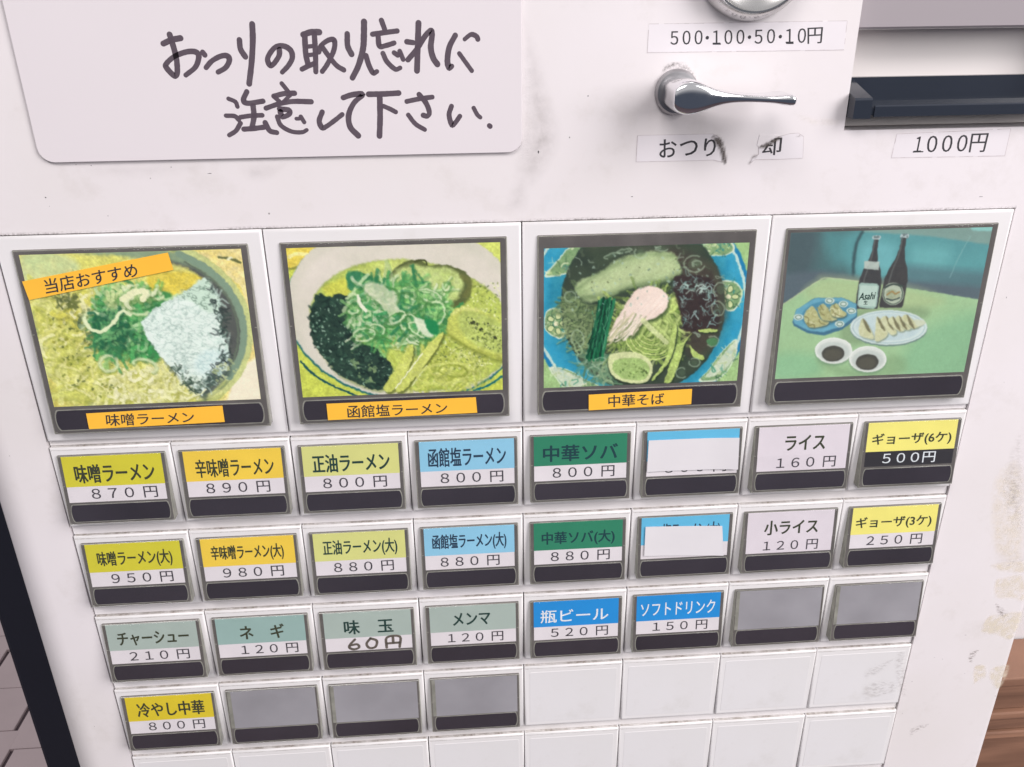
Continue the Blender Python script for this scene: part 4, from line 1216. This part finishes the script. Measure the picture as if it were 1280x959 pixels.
# white oval plate
P.oval(532, 532, 160, 72, 0, (96, 130, 120), soft=5); P.oval(532, 526, 160, 72, 0, (206, 224, 218), soft=4); P.oval(532, 524, 136, 56, 0, (176, 206, 212), (198, 218, 214), tex=n2, soft=8)
P.ring(532, 526, 148, 64, 0, 5, (156, 190, 196), a=.7)
for k, q in enumerate([[(410, 520), (425, 490), (450, 520), (472, 570), (440, 570), (412, 555)], [(478, 520), (484, 482), (505, 500), (530, 550), (500, 578), (476, 580)], [(500, 500), (520, 480), (550, 510), (565, 548), (540, 555)], [(530, 500), (548, 482), (575, 505), (600, 535), (570, 540)], [(560, 495), (575, 478), (605, 505), (625, 530), (600, 535)], [(585, 490), (605, 474), (640, 500), (672, 510), (640, 530), (620, 525)]]):
    P.poly([(x + 4, y + 5) for x, y in q], (110, 130, 96), a=.7, soft=7); P.poly(q, (222, 224, 176), (196, 196, 128), n3, soft=4)
    P.poly([(q[1][0], q[1][1]), (q[1][0] + 20, q[1][1] + 22), (q[1][0] + 34, q[1][1] + 58), (q[1][0] + 14, q[1][1] + 40)], (124, 112, 60), (86, 80, 50), n3, a=.9, soft=5)
P.poly([(640, 495), (676, 498), (684, 510), (650, 522)], (206, 214, 176), soft=5)
for cx, cy in ((305, 622), (446, 657)):
    P.oval(cx, cy + 8, 78, 54, 0, (96, 140, 96), a=.7, soft=12); P.oval(cx, cy, 77, 54, 0, (222, 226, 216), soft=4); P.oval(cx, cy + 4, 66, 42, 0, (196, 206, 196), soft=10)
    P.oval(cx - 2, cy + 12, 47, 33, -4, (60, 56, 48), soft=4); P.oval(cx - 4, cy + 16, 38, 24, -4, (84, 78, 60), a=.7, soft=12); P.ring(cx, cy, 75, 52, 0, 4, (238, 240, 232), a0=150, a1=390)
P.sheet(big[3], origin(3), (184, 198, 192), .2, warp=4, melt=.12, tex=.06, gleam=0.0, punch=1.12, sat=.76)
q = zq(3.306, 950, 250, (414, 385), (478, 380), (474, 410), (410, 414))
o_ = lettering('Asahi', [tuple(np.array(at_face(*t_)) - (66, 0)) for t_ in q], Y_CARD - .01, cmat((28, 60, 52), 'ink'), big[3], (.05, .03), shear=.2, name='bottle_label_lettering')
q = zq(3.306, 950, 250, (430, 416), (446, 416), (444, 432), (428, 432))
lettering('生', [tuple(np.array(at_face(*t_)) - (66, 0)) for t_ in q], Y_CARD - .01, cmat((28, 60, 52), 'ink'), big[3], (.03, .02), name='bottle_label_lettering')


for k_, b in list(buttons.items()) + [((0, c_), b_) for c_, b_ in big.items()]:
    for ch in b.children:
        if ch.name.split('.')[0] not in ('dust', 'raised_panel', 'water_stain'):
            lean(ch.data, 0 if k_[0] == 0 else 1)

# ------------------------------------------------------------------ tapes on the photo buttons
GT = 'orange name tapes on the photo buttons'


def tape(quad_px, text, tquad_px, label, y=-1.70, group=GT):
    q = [at_face(*t_) for t_ in quad_px]
    me = slab('name_tape', q, y, y + 0.035)
    o = link('name_tape', me, M['orange_tape'])
    tag(o, label, 'tape', group)
    l_ = lettering(text, [at_face(*t_) for t_ in tquad_px], y - 0.01, M['ink'], o, (0.05, 0.04))
    lean(me, 0); lean(l_.data, 0)
    return o




tape(zq(3.307, 0, 270, (93, 270), (695, 150), (718, 222), (122, 347)), '当店おすすめ', zq(3.307, 0, 270, (182, 262), (563, 192), (572, 250), (194, 322)),
     'tilted orange tape across the top of the miso ramen photo')
tape(zq(3.307, 0, 270, (357, 815), (920, 783), (930, 850), (370, 880)), '味噌ラーメン', zq(3.307, 0, 270, (438, 818), (800, 806), (806, 852), (443, 868)),
     'orange tape naming miso ramen on the bar below its photo')
tape(zq(3.307, 325, 270, (275, 775), (892, 748), (898, 812), (282, 843)), '函館塩ラーメン', zq(3.307, 325, 270, (360, 782), (772, 769), (775, 814), (364, 834)),
     'orange tape naming Hakodate salt ramen below the white bowl photo')
tape(zq(3.424, 640, 260, (328, 798), (770, 773), (766, 838), (328, 865)), '中華そば', zq(3.424, 640, 260, (412, 800), (650, 790), (650, 838), (412, 852)),
     'orange tape naming soba noodles below the blue bowl photo')

# ------------------------------------------------------------------ paper slips over two cards


def slip(corners_px, label, lift, s, ox, oy, row):
    c4 = [np.array(at_face(ox + x / s, oy + y / s, row)) for x, y in corners_px]
    nx, nz = 40, 8
    V, F = [], []
    for side in (0, 1):
        for j in range(nz + 1):
            for i in range(nx + 1):
                u, v = i / nx, j / nz
                q = (1 - v) * ((1 - u) * c4[0] + u * c4[1]) + v * ((1 - u) * c4[3] + u * c4[2])
                y = -1.75 - lift * (max(0, u - .6) / .4) ** 2 * (.6 + .4 * v) - 0.02 * math.sin(u * 9 + v * 2) - (0.10 * (max(0, .12 - u) / .12))
                V.append((q[0], y + side * 0.018, q[1]))
    m_ = (nx + 1) * (nz + 1)
    for j in range(nz):
        for i in range(nx):
            k = j * (nx + 1) + i
            F.append((k, k + nx + 1, k + nx + 2, k + 1))
            F.append((m_ + k, m_ + k + 1, m_ + k + nx + 2, m_ + k + nx + 1))
    rim = [i for i in range(nx + 1)] + [(nx + 1) * j + nx for j in range(1, nz + 1)] + [(nx + 1) * nz + i for i in range(nx - 1, -1, -1)] + [(nx + 1) * j for j in range(nz - 1, 0, -1)]
    for a, b in zip(rim, rim[1:] + rim[:1]): F.append((a, b, b + m_, a + m_))
    o = link('paper_slip', pydata('paper_slip', V, F, False), M['white_paper'])
    lean(o.data, row, -ROW_TOP[row])
    return tag(o, label, 'paper', 'paper slips hiding menu cards')


slip([(707, 128), (1188, 110), (1178, 276), (697, 296)], 'white paper slip with curled right end over the upper sky blue card', 0.8, 4.267, 645, 520, 1)
slip([(690, 588), (1098, 582), (1104, 740), (682, 744)], 'flatter white paper slip covering the lower sky blue card', 0.3, 4.267, 645, 520, 2)

# ------------------------------------------------------------------ handwritten notice
sign_pts = [(-116.0, 120), (-116.2, 17.9), (0.2, 17.6), (0.3, 120)]
sp = rr_pts(-116.2, 0.2, 17.8, 108, 3.6, 7)
sg = link('notice_board', slab('notice_board', sp, -0.15, CAB_Y - 0.02, 0.12), M['sign'])
tag(sg, 'white rounded plastic notice board with handwritten Japanese marker text on the cabinet', 'notice board')
A_, B_ = (5.333, 190, 20), (5.333, 420, 20)
STROKES = [
    (A_, 38, [(75, 185), (130, 160), (190, 148)]), (A_, 34, [(118, 125), (150, 230), (165, 300), (168, 380), (150, 400), (100, 350), (95, 320), (150, 270), (230, 240), (290, 240), (312, 270), (290, 340), (225, 395)]),
    (A_, 30, [(338, 242), (352, 260)]), (A_, 34, [(360, 345), (400, 300), (460, 268), (505, 268), (515, 300), (490, 345), (440, 375)]),
    (A_, 34, [(583, 160), (590, 220), (622, 272)]), (A_, 36, [(668, 55), (672, 160), (665, 300), (648, 452)]),
    (A_, 33, [(850, 225), (845, 270), (800, 330), (775, 310), (775, 270), (820, 210), (875, 200), (925, 230), (935, 280), (910, 330), (868, 375)]),
    (A_, 38, [(1008, 125), (1060, 108), (1115, 108)]), (A_, 34, [(1018, 130), (1025, 250), (1040, 320)]), (A_, 32, [(1082, 115), (1090, 250), (1092, 372)]),
    (A_, 26, [(1030, 205), (1080, 200)]), (A_, 26, [(1035, 262), (1085, 256)]), (A_, 34, [(1000, 355), (1040, 335), (1080, 318)]),
    (A_, 32, [(1112, 240), (1130, 195), (1180, 160), (1216, 165), (1212, 230), (1170, 320), (1135, 370)]), (A_, 30, [(1130, 200), (1180, 270), (1230, 330), (1278, 360)]),
    (B_, 34, [(75, 120), (78, 200), (104, 255)]), (B_, 38, [(187, 40), (186, 130), (180, 220), (150, 330), (110, 412)]), (B_, 32, [(200, 265), (220, 330), (248, 380), (273, 370)]),
    (B_, 30, [(303, 30), (325, 90)]), (B_, 32, [(243, 122), (330, 110), (408, 100)]), (B_, 32, [(280, 125), (290, 200), (330, 198), (388, 180)]),
    (B_, 30, [(313, 250), (340, 305), (395, 355), (428, 346)]), (B_, 28, [(387, 245), (412, 262)]), (B_, 28, [(425, 235), (448, 290)]),
    (B_, 32, [(472, 172), (515, 178)]), (B_, 36, [(550, 48), (545, 200), (540, 365)]), (B_, 36, [(480, 292), (540, 220), (590, 140), (630, 98), (640, 130), (632, 210), (648, 280), (676, 322)]),
    (B_, 36, [(795, 130), (755, 210), (743, 300), (755, 345), (772, 335)]), (B_, 30, [(858, 155), (900, 124), (935, 135), (946, 155)]), (B_, 26, [(822, 250), (865, 310), (905, 365)]),
    (A_, 26, [(510, 552), (555, 572), (570, 605)]), (A_, 28, [(493, 665), (550, 668), (578, 692)]), (A_, 32, [(590, 715), (560, 765), (515, 795)]),
    (A_, 34, [(632, 505), (610, 560), (640, 582), (740, 568)]), (A_, 30, [(590, 675), (660, 665), (735, 662)]), (A_, 34, [(674, 600), (680, 670), (668, 740)]), (A_, 34, [(612, 755), (680, 750), (745, 742)]),
    (A_, 32, [(755, 712), (785, 765), (832, 778)]), (A_, 26, [(865, 450), (905, 500)]), (A_, 34, [(812, 535), (880, 518), (950, 515)]), (A_, 26, [(925, 525), (868, 580)]), (A_, 26, [(815, 540), (850, 570)]),
    (A_, 33, [(760, 615), (850, 585), (940, 570), (1062, 572)]), (A_, 34, [(850, 620), (910, 628), (915, 655), (870, 672), (856, 640)]), (A_, 28, [(835, 672), (860, 730), (930, 770), (1000, 775), (1032, 760)]),
    (A_, 24, [(962, 685), (982, 685)]), (A_, 26, [(992, 672), (1015, 708)]), (A_, 34, [(1135, 640), (1115, 700), (1135, 745), (1165, 735), (1220, 695), (1268, 657)]),
    (B_, 36, [(48, 545), (110, 525), (178, 524), (120, 580), (85, 660), (95, 740), (148, 798)]), (B_, 36, [(218, 522), (320, 520), (418, 514)]), (B_, 36, [(292, 545), (294, 680), (290, 800)]),
    (B_, 28, [(318, 602), (360, 620), (398, 640)]), (B_, 32, [(472, 570), (560, 552), (642, 541)]), (B_, 32, [(554, 524), (600, 580), (622, 640), (610, 668), (582, 662)]), (B_, 28, [(482, 660), (530, 720), (592, 758)]),
    (B_, 32, [(770, 602), (754, 660), (774, 728), (798, 708), (826, 668)]), (B_, 26, [(918, 614), (942, 658), (962, 676)]), (B_, 30, [(1022, 731), (1028, 736)]),
]
Vv, Ff = [], []
kk = (at(190 + 600 / 5.333, 100)[0] - at(190, 100)[0]) / 600
rr = random.Random(7)
for i, ((s, ox, oy), w, pts) in enumerate(STROKES):
    P = [at(ox + x / s, oy + y / s, -.17) for x, y in pts]
    ribbon(P, w * kk * 1.1, -.17 - 0.0012 * (i % 12) - 0.0001 * i, Vv, Ff, rr)
link('handwriting', pydata('handwriting', Vv, Ff), M['marker'], sg)

# ------------------------------------------------------------------ price stickers
YS = CAB_Y - 0.04


def sticker(name, quad_px, label, group):
    q = [at(*t_, CAB_Y) for t_ in quad_px]
    o = link(name, slab(name, q, YS, CAB_Y - 0.01, 0.02), M['sticker'])
    tag(o, label, 'sticker', group)
    V, F = [], []
    rg = random.Random(len(label))
    P = np.array(q)
    for i in range(4):
        a, b = P[i], P[(i + 1) % 4]
        L_ = np.linalg.norm(b - a); nn = max(2, int(L_ / 1.2))
        d = (b - a) / L_; nr = np.array([-d[1], d[0]])
        for k in range(nn):
            if rg.random() < .12: continue
            s0, s1 = a + d * L_ * k / nn, a + d * L_ * (k + 1) / nn
            w0 = rg.uniform(.05, .13)
            bb = len(V)
            for q_ in (s0 - nr * w0, s1 - nr * w0, s1 + nr * .05, s0 + nr * .05): V.append((q_[0], YS - .004, q_[1]))
            F.append((bb, bb + 1, bb + 2, bb + 3))
    child('dirty_edge', pydata('dirty_edge', V, F), M['sticker_edge'], o)
    return o


GS = 'printed stickers on the cabinet front'
z2 = lambda *pts: zq(2.0, 640, 0, *pts)
s1 = sticker('price_sticker', z2((342, 60), (838, 52), (830, 125), (338, 132)), 'white sticker listing four coin values under the coin slot ring', GS)


def mincho(text, quad, parent, spacing=1.0, w=0.10, shear=0.0, y=YS - .012):
    lettering(text, quad, y, M['ink'], parent, (w, 0), spacing, shear=shear)


s5 = 4.358
mq = lambda *pts: [at(*t_, YS) for t_ in zq(s5, 790, 0, *pts)]
mincho('５００', mq((210, 170), (385, 165), (382, 242), (210, 245)), s1, .7, .045)
mincho('１００', mq((440, 166), (613, 162), (610, 240), (440, 242)), s1, .7, .045)
mincho('５０', mq((668, 162), (780, 158), (777, 236), (668, 240)), s1, .7, .045)
mincho('１０', mq((838, 158), (950, 154), (944, 234), (838, 237)), s1, .7, .045)
mincho('円', mq((957, 152), (1040, 148), (1032, 236), (957, 240)), s1, 1, .05)
for cx_, cy_ in ((410, 206), (640, 203), (808, 200)):
    x_, z_ = at(790 + cx_ / s5, cy_ / s5, YS)
    child('dot', slab('dot', [(x_ + .42 * math.cos(a), z_ + .42 * math.sin(a)) for a in np.linspace(0, 6.28, 13)[:-1]], YS - .02, YS - .005), M['ink'], s1)


def serif(x, y, wd):
    q = [at(*t_, YS) for t_ in zq(s5, 790, 0, (x - wd, y - 2), (x + wd, y - 3), (x + wd, y + 4), (x - wd, y + 4))]
    child('serif', slab('serif', q, YS - .02, YS - .004), M['ink'], s1)


serif(462, 240, 22); serif(860, 236, 20)

s3 = sticker('price_sticker', z2((962, 335), (1247, 322), (1232, 390), (948, 395)), 'white 1000 yen sticker under the black banknote tray', GS)
m4 = lambda *pts: [at(*t_, YS) for t_ in zq(4.795, 1040, 0, *pts)]
mincho('１', m4((508, 820), (548, 818), (530, 912), (488, 914)), s3, 1, .06)
mincho('０００', m4((578, 815), (820, 808), (800, 908), (565, 914)), s3, .68, .06)
mincho('円', m4((838, 802), (940, 798), (912, 912), (820, 914)), s3, 1, .06)
q = m4((485, 908), (548, 906), (547, 913), (484, 915))
child('serif', slab('serif', q, YS - .02, YS - .004), M['ink'], s3)

# torn sticker: two remnants of one label
torn_l = zq(s5, 790, 0, (30, 738), (440, 730), (470, 745), (488, 775), (480, 800), (505, 840), (515, 885), (490, 882), (440, 872), (300, 876), (22, 882))
torn_r = zq(s5, 790, 0, (690, 800), (740, 775), (800, 745), (860, 728), (905, 725), (935, 745), (930, 862), (800, 868), (670, 870), (640, 890), (660, 855), (690, 842))
s2 = empty('torn_sticker', (29, YS, 14))
tag(s2, 'torn change-return sticker under the chrome lever, its middle ripped away', 'sticker', GS)


def under(o, par):
    o.parent = par
    o.matrix_parent_inverse = Matrix.Translation(-par.location)
    return o


for pp in (torn_l, torn_r):
    under(link('sticker_remnant', slab('sticker_remnant', [at(*t_, CAB_Y) for t_ in pp], YS, CAB_Y - .01), M['sticker']), s2)
    V, F = [], []
    P = smooth_line([at(*t_, CAB_Y) for t_ in pp] + [at(*pp[0], CAB_Y)], 1)
    rr2 = random.Random(3)
    for i in range(len(P) - 1):
        a, b = P[i], P[i + 1]
        d = (b - a) / np.linalg.norm(b - a); nr = np.array([-d[1], d[0]]) * rr2.uniform(.05, .1)
        bb = len(V)
        for q_ in (a - nr, b - nr, b + nr, a + nr): V.append((q_[0], YS - .006 - .0005 * i, q_[1]))
        F.append((bb, bb + 1, bb + 2, bb + 3))
    under(link('dirty_edge', pydata('dirty_edge', V, F), M['sticker_edge']), s2)
for tx, qd in (('お', ((150, 762), (243, 756), (240, 856), (150, 860))), ('つ', ((262, 770), (358, 764), (355, 845), (262, 850))), ('り', ((395, 756), (458, 752), (452, 850), (392, 852))), ('却', ((712, 752), (818, 744), (808, 846), (706, 842)))):
    under(lettering(tx, mq(*qd), YS - .012, M['ink'], None, (.07, .03)), s2)
# bare paint showing where the label is gone, over the top left of the last character
under(link('ripped_area', slab('ripped_area', [at(*t_, CAB_Y) for t_ in zq(s5, 790, 0, (695, 735), (800, 738), (760, 764), (728, 800), (700, 812), (680, 790))], YS - .03, YS + .02), M['cabinet']), s2)

# ------------------------------------------------------------------ dirt and lever shade on the cabinet
YD = CAB_Y - 0.012


def dirt_and_shade(px, mat, soft, strength=1.0, y=YD, name='dirt_and_shade'):
    o = stain(name, [at(*q_, CAB_Y) for q_ in px], y, M[mat], mach, soft, strength=strength)
    o.location = OFF
    return o


dirt_and_shade([(650, 20), (668, 40), (690, 110), (705, 170), (690, 210), (664, 238), (640, 215), (651, 150)], 'grime_and_shade', 6, .75)
dirt_and_shade([(651, 60), (662, 90), (664, 150), (660, 190), (650, 196), (652, 150), (651, 100)], 'soot', 3, .22)
dirt_and_shade([(640, 225), (660, 226), (662, 262), (642, 268), (628, 262)], 'grime_and_shade', 4, .5)
dirt_and_shade([(120, 204), (240, 202), (250, 216), (180, 226), (110, 220)], 'grime_and_shade', 4, .45)
dirt_and_shade([(300, 205), (360, 202), (340, 226), (310, 228)], 'grime_and_shade', 4, .5)
dirt_and_shade(zq(s5, 790, 0, (160, 380), (190, 350), (240, 336), (290, 352), (330, 390), (350, 430), (330, 436), (300, 400), (250, 372), (200, 378), (175, 396)), 'soot', .6, .85)
dirt_and_shade(zq(s5, 790, 0, (120, 460), (170, 430), (180, 590), (260, 640), (60, 640), (0, 560)), 'grime_and_shade', 7, .5)  # soft shadow left of the lever, painted as a grey film
dirt_and_shade(zq(s5, 790, 0, (430, 735), (475, 745), (500, 780), (515, 850), (518, 900), (490, 880), (478, 830), (455, 790)), 'tear', .55, 1.0, YS - .02)
dirt_and_shade(zq(s5, 790, 0, (690, 800), (740, 770), (815, 738), (812, 756), (760, 790), (715, 812)), 'tear', .4, 1.0, YS - .04)
dirt_and_shade(zq(s5, 790, 0, (628, 900), (650, 870), (664, 838), (690, 842), (660, 868), (640, 895)), 'tear', .3, .7, YS - .02)
dirt_and_shade(zq(s5, 790, 0, (820, 740), (890, 722), (930, 735), (932, 755), (905, 745), (860, 735)), 'scuff', .4, .8, YS - .02)
dirt_and_shade(zq(s5, 790, 0, (890, 620), (1000, 640), (1120, 650), (1130, 680), (1020, 690), (940, 670)), 'glue', 1.5, .5)
# remains of tape down the right edge
rz = lambda *pts: zq(3.7, 1100, 700, *pts)
dirt_and_shade(rz((510, 20), (660, 0), (668, 60), (600, 60), (540, 50)), 'glue', 1.2, .8)
dirt_and_shade(rz((532, 95), (575, 80), (665, 70), (668, 190), (610, 180), (530, 175)), 'glue', 1.0, .8)
dirt_and_shade(rz((498, 262), (560, 250), (662, 240), (636, 330), (600, 372), (540, 350), (465, 335)), 'glue', .9, 1.0)
dirt_and_shade(rz((436, 492), (484, 488), (490, 540), (455, 560), (434, 574)), 'glue', .6, 1.0)
dirt_and_shade(rz((520, 498), (600, 486), (578, 560), (540, 600), (505, 545)), 'glue', .8, 1.0)
dirt_and_shade(rz((530, 200), (560, 215), (590, 250), (570, 268), (540, 240)), 'scuff', .8, 1)
dirt_and_shade(rz((415, 430), (460, 415), (440, 440), (425, 478), (410, 470)), 'scuff', .5, 1)
dirt_and_shade(rz((140, 780), (225, 755), (215, 775), (165, 800), (145, 825)), 'scuff', .9, .6)
dirt_and_shade([(1262, 560), (1280, 540), (1280, 660), (1258, 640), (1252, 610)], 'scuff', 4, .45)
dirt_and_shade([(1240, 600), (1280, 580), (1280, 700), (1240, 690)], 'glue', 3, .6)
for k, (px, py, w_, h_) in enumerate([(673, 190, 1.4, 3.2), (712, 172, 1.2, 1.6), (57, 247, 1.3, 1.3), (114, 207, 1, 1), (214, 209, 1, 1), (262, 217, 4, .6), (188, 223, .9, .9), (1178, 824, 1.6, .7),
                                       (1206, 842, 1.3, .5), (1140, 852, 1, 1), (1128, 892, .8, .8), (1168, 822, .8, .6), (1207, 794, 3, .4), (1244, 870, 1.5, .8), (1258, 372, .6, 2.2), (12, 570, 1, .8), (95, 206, .7, .8),
                                       (135, 270, .8, .8), (118, 908, 1, .8), (62, 258, .6, .6), (1226, 246, 4, .5), (790, 246, 2.5, .8), (1240, 640, .8, .8), (1255, 478, .7, .7), (735, 120, 1.5, 1)]):
    x_, z_ = at(px, py, CAB_Y)
    rg = random.Random(k)
    q = [(x_ + w_ * .13 * math.cos(a) * rg.uniform(.6, 1.2), z_ + h_ * .13 * math.sin(a) * rg.uniform(.6, 1.2)) for a in np.linspace(0, 6.28, 9)[:-1]]
    part('paint_chip', slab('paint_chip', q, CAB_Y - .02, CAB_Y - .003), M['ink_soft'])
# line of dirt in the gap above the photo buttons
rg = np.random.default_rng(5)
V, F, A = [], [], []
xs = np.linspace(-132, 132.5, 300)
wv = np.interp(xs, np.linspace(-132, 133, 40), rg.uniform(.15, 1, 40))
for j, (zz, a) in enumerate([(1.0, 0), (.45, .5), (.2, 1.0), (.12, 1)]):
    for i, x in enumerate(xs): V.append((x, YD, zz)); A.append(a * wv[i])
for j in range(3):
    for i in range(299):
        k = j * 300 + i; F.append((k, k + 1, k + 301, k + 300))
me = pydata('dirt_line', V, F); at_ = me.attributes.new('cover', 'FLOAT', 'POINT'); at_.data.foreach_set('value', np.array(A, np.float32))
part('dirt_line', me, M['soot'])
# water stain on the last blank button of the fourth row
bs = buttons[(4, 7)]
for pts in ([(1082, 838), (1108, 826), (1120, 822), (1112, 832), (1094, 845), (1080, 848)], [(1078, 862), (1092, 852), (1118, 852), (1122, 864), (1098, 872), (1080, 876)], [(1118, 824), (1132, 815), (1134, 870), (1122, 860)]):
    o = stain('water_stain', [tuple(np.array(at(*q_, -.15)) - np.array((99, TOP[4]))) for q_ in [(x, y) for x, y in pts]], -.16, M['scuff'], bs, 1.2, strength=.3)

# ------------------------------------------------------------------ coin return lever
lev = empty('coin_return_lever')
bpy.data.objects.remove(lev)


def lathe(name, cx, cz, prof_, n=40, tilt=0):
    V, F = [], []
    for (y, r_) in prof_:
        for k in range(n):
            a = 2 * math.pi * k / n
            V.append((cx + r_ * math.cos(a), y, cz + r_ * math.sin(a)))
    for j in range(len(prof_) - 1):
        for k in range(n):
            F.append((j * n + k, j * n + (k + 1) % n, (j + 1) * n + (k + 1) % n, (j + 1) * n + k))
    F.append(tuple(range((len(prof_) - 1) * n, len(prof_) * n)))
    me = pydata(name, V, F)
    bm = bmesh.new(); bm.from_mesh(me)
    bmesh.ops.recalc_face_normals(bm, faces=bm.faces)
    for f in bm.faces: f.smooth = True
    for e in bm.edges:
        if len(e.link_faces) == 2 and e.calc_face_angle(0) > math.radians(28): e.smooth = False
    bm.to_mesh(me); bm.free()
    return me


LX, LZ = 38.2, 31.4
part('lever_collar', lathe('lever_collar', LX, LZ, [(CAB_Y - .02, 5.4), (CAB_Y - .8, 5.4), (CAB_Y - 1.5, 4.9), (CAB_Y - 1.6, 4.2)]), M['steel_dark'])
# one smooth casting: hub cylinder flowing into a tapering arm
S = []   # stations: centre x, centre z, half height, front depth, back depth
for x, z, hh, yf, yb in [(LX - 4.0, LZ, 1.2, -13.6, -1.8), (LX - 3.8, LZ, 2.4, -13.8, -1.6), (LX - 2.8, LZ, 3.35, -13.9, -1.5), (LX - 1.2, LZ, 4.0, -14.0, -1.4), (LX + .6, LZ, 4.05, -14.0, -1.5), (LX + 2.4, LZ - .05, 3.55, -14.0, -2.4),
                          (LX + 4.2, LZ - .1, 2.8, -13.9, -4.2), (LX + 6.5, LZ - .15, 1.9, -13.4, -5.6), (LX + 9.5, LZ - .25, 1.2, -12.8, -5.8), (LX + 13, LZ - .4, .9, -12.6, -5.6), (LX + 17, LZ - .6, .8, -12.9, -5.2),
                          (LX + 20.5, LZ - .7, .9, -13.7, -4.8), (LX + 22.6, LZ - .75, 1.3, -14.6, -4.2), (LX + 24.2, LZ - .8, 1.4, -14.8, -4.3), (LX + 25.1, LZ - .9, .8, -14.3, -5.4)]:
    S.append((x, z, hh, yf, yb))
V, F = [], []
nn = 20
for x, z, hh, yf, yb in S:
    cy, hy = (yf + yb) / 2, (yb - yf) / 2
    for k in range(nn):
        a = 2 * math.pi * k / nn
        e = 0.28
        sx, sz = math.cos(a), math.sin(a)
        V.append((x, cy - hy * math.copysign(abs(sx) ** e, sx), z + hh * math.copysign(abs(sz) ** .55, sz)))
for j in range(len(S) - 1):
    for k in range(nn): F.append((j * nn + k, j * nn + (k + 1) % nn, (j + 1) * nn + (k + 1) % nn, (j + 1) * nn + k))
F.append(tuple(range(nn))); F.append(tuple(range((len(S) - 1) * nn, len(S) * nn)))
me = pydata('coin_return_lever', V, F)
bm = bmesh.new(); bm.from_mesh(me); bmesh.ops.recalc_face_normals(bm, faces=bm.faces)
for f in bm.faces: f.smooth = True
bm.to_mesh(me); bm.free()
lev = part('coin_return_lever', me, M['chrome'])
md = lev.modifiers.new('s', 'SUBSURF'); md.levels = 1; md.render_levels = 2

# ------------------------------------------------------------------ coin slot ring
CXR, CZR = 54.3, 60.6
part('coin_slot_ring', lathe('coin_slot_ring', CXR, CZR, [(CAB_Y, 13.4), (-.4, 13.4), (-1.6, 13.1), (-3.2, 12.4), (-4.2, 11.9), (-4.5, 11.5), (-4.5, 11.1), (-3.6, 10.2), (-2.6, 8.2), (-1.9, 7.2), (-1.5, 6.8)], 72), M['steel'])

# ------------------------------------------------------------------ banknote slot
x0, x1, z0, z1 = HS


def prism(name, prof_yz, xa, xb, mat):
    n_ = len(prof_yz)
    V = [(xa, y, z) for y, z in prof_yz] + [(xb, y, z) for y, z in prof_yz]
    F = [tuple(range(n_)), tuple(range(2 * n_ - 1, n_ - 1, -1))] + [(i, (i + 1) % n_, n_ + (i + 1) % n_, n_ + i) for i in range(n_)]
    me = pydata(name, V, F)
    bm = bmesh.new(); bm.from_mesh(me); bmesh.ops.recalc_face_normals(bm, faces=bm.faces); bm.to_mesh(me); bm.free()
    return part(name, me, mat)


prism('slot_surround', [(6.0, z0 + .3), (16, z0 + .3), (16, 66), (3.4, 66), (3.8, 44.8), (11.5, 44.6), (11.0, 30)], x0 + .1, x1 - .1, M['recess'])
prism('slot_hood', [(.9, 77.8), (.9, 60), (3.2, 45.4), (3.7, 44.9), (3.7, 77.8)], x0 + .05, x1 - .05, M['recess_grey'])
prism('banknote_tray', [(-2.6, 25.3), (-2.6, 27.0), (-2.1, 27.3), (-1.9, 26.4), (9, 27.4), (9, 33.2), (10.9, 33.2), (10.9, 24.8)], x0 + 1.1, x1 - 1, M['black_plastic'])
prism('tray_lip', [(-3.0, 25.0), (-3.0, 27.4), (-2.7, 27.7), (-2.45, 27.4), (-2.45, 25.0)], x0 + 5.5, x1 - 1, M['black_plastic'])
prism('tray_guide', [(-3.1, 24.6), (-3.1, 29.0), (-2.7, 29.5), (9.5, 32.6), (9.5, 24.6)], x0 + .15, x0 + 4.6, M['black_plastic'])

# ------------------------------------------------------------------ surroundings glimpsed at the edges
FLOOR_Z = -1300
fl = link('floor', bm_mesh('floor', box_bm(-3500, 2500, -2500, 3500, FLOOR_Z - 20, FLOOR_Z - 4)), M['grout'])
tag(fl, kind='structure')
tme = bm_mesh('tile', box_bm(-48.2, 48.2, -59.7, 59.7, -4, 4, 1.0, 1))
tme.materials.append(M['tile'])
rg = random.Random(2)
for i in range(9):
    for j in range(9):
        o = bpy.data.objects.new('tile', tme)
        COL.objects.link(o); o.parent = fl
        ca, sa = math.cos(.12), math.sin(.12)
        u, v = -420 + i * 99, -560 + j * 122 + (61 if i % 2 else 0)
        o.location = Vector((-960 + u * ca - v * sa, 1150 + u * sa + v * ca, FLOOR_Z + rg.uniform(-.6, .6))) * MM
wl = link('wall', bm_mesh('wall', box_bm(200, 900, 125, 145, -1300, 400)), M['wall'])
tag(wl, kind='structure')
post = link('door_post', bm_mesh('door_post', box_bm(-225.5, -168, 100, 150, -1300, 600, 2, 2)), M['dark_post'])
tag(post, 'dark navy upright post just left of the white machine', 'post')
wc = empty('wood_panelling', (240, 100, -1300))
tag(wc, 'reddish brown wooden panelling low on the wall right of the machine', 'panelling')
for k, (za, zb, ya) in enumerate([(-264, -269.5, 96), (-269.9, -287.5, 99), (-288, -292.5, 96.5), (-293, -301.5, 98.5), (-302, -306.5, 97), (-307, -420, 101), (-421, -560, 101), (-561, -800, 101)]):
    o = under(link('board', bm_mesh('board', box_bm(200, 900, ya, 124, zb, za, .8, 2)), M['wood']), wc)
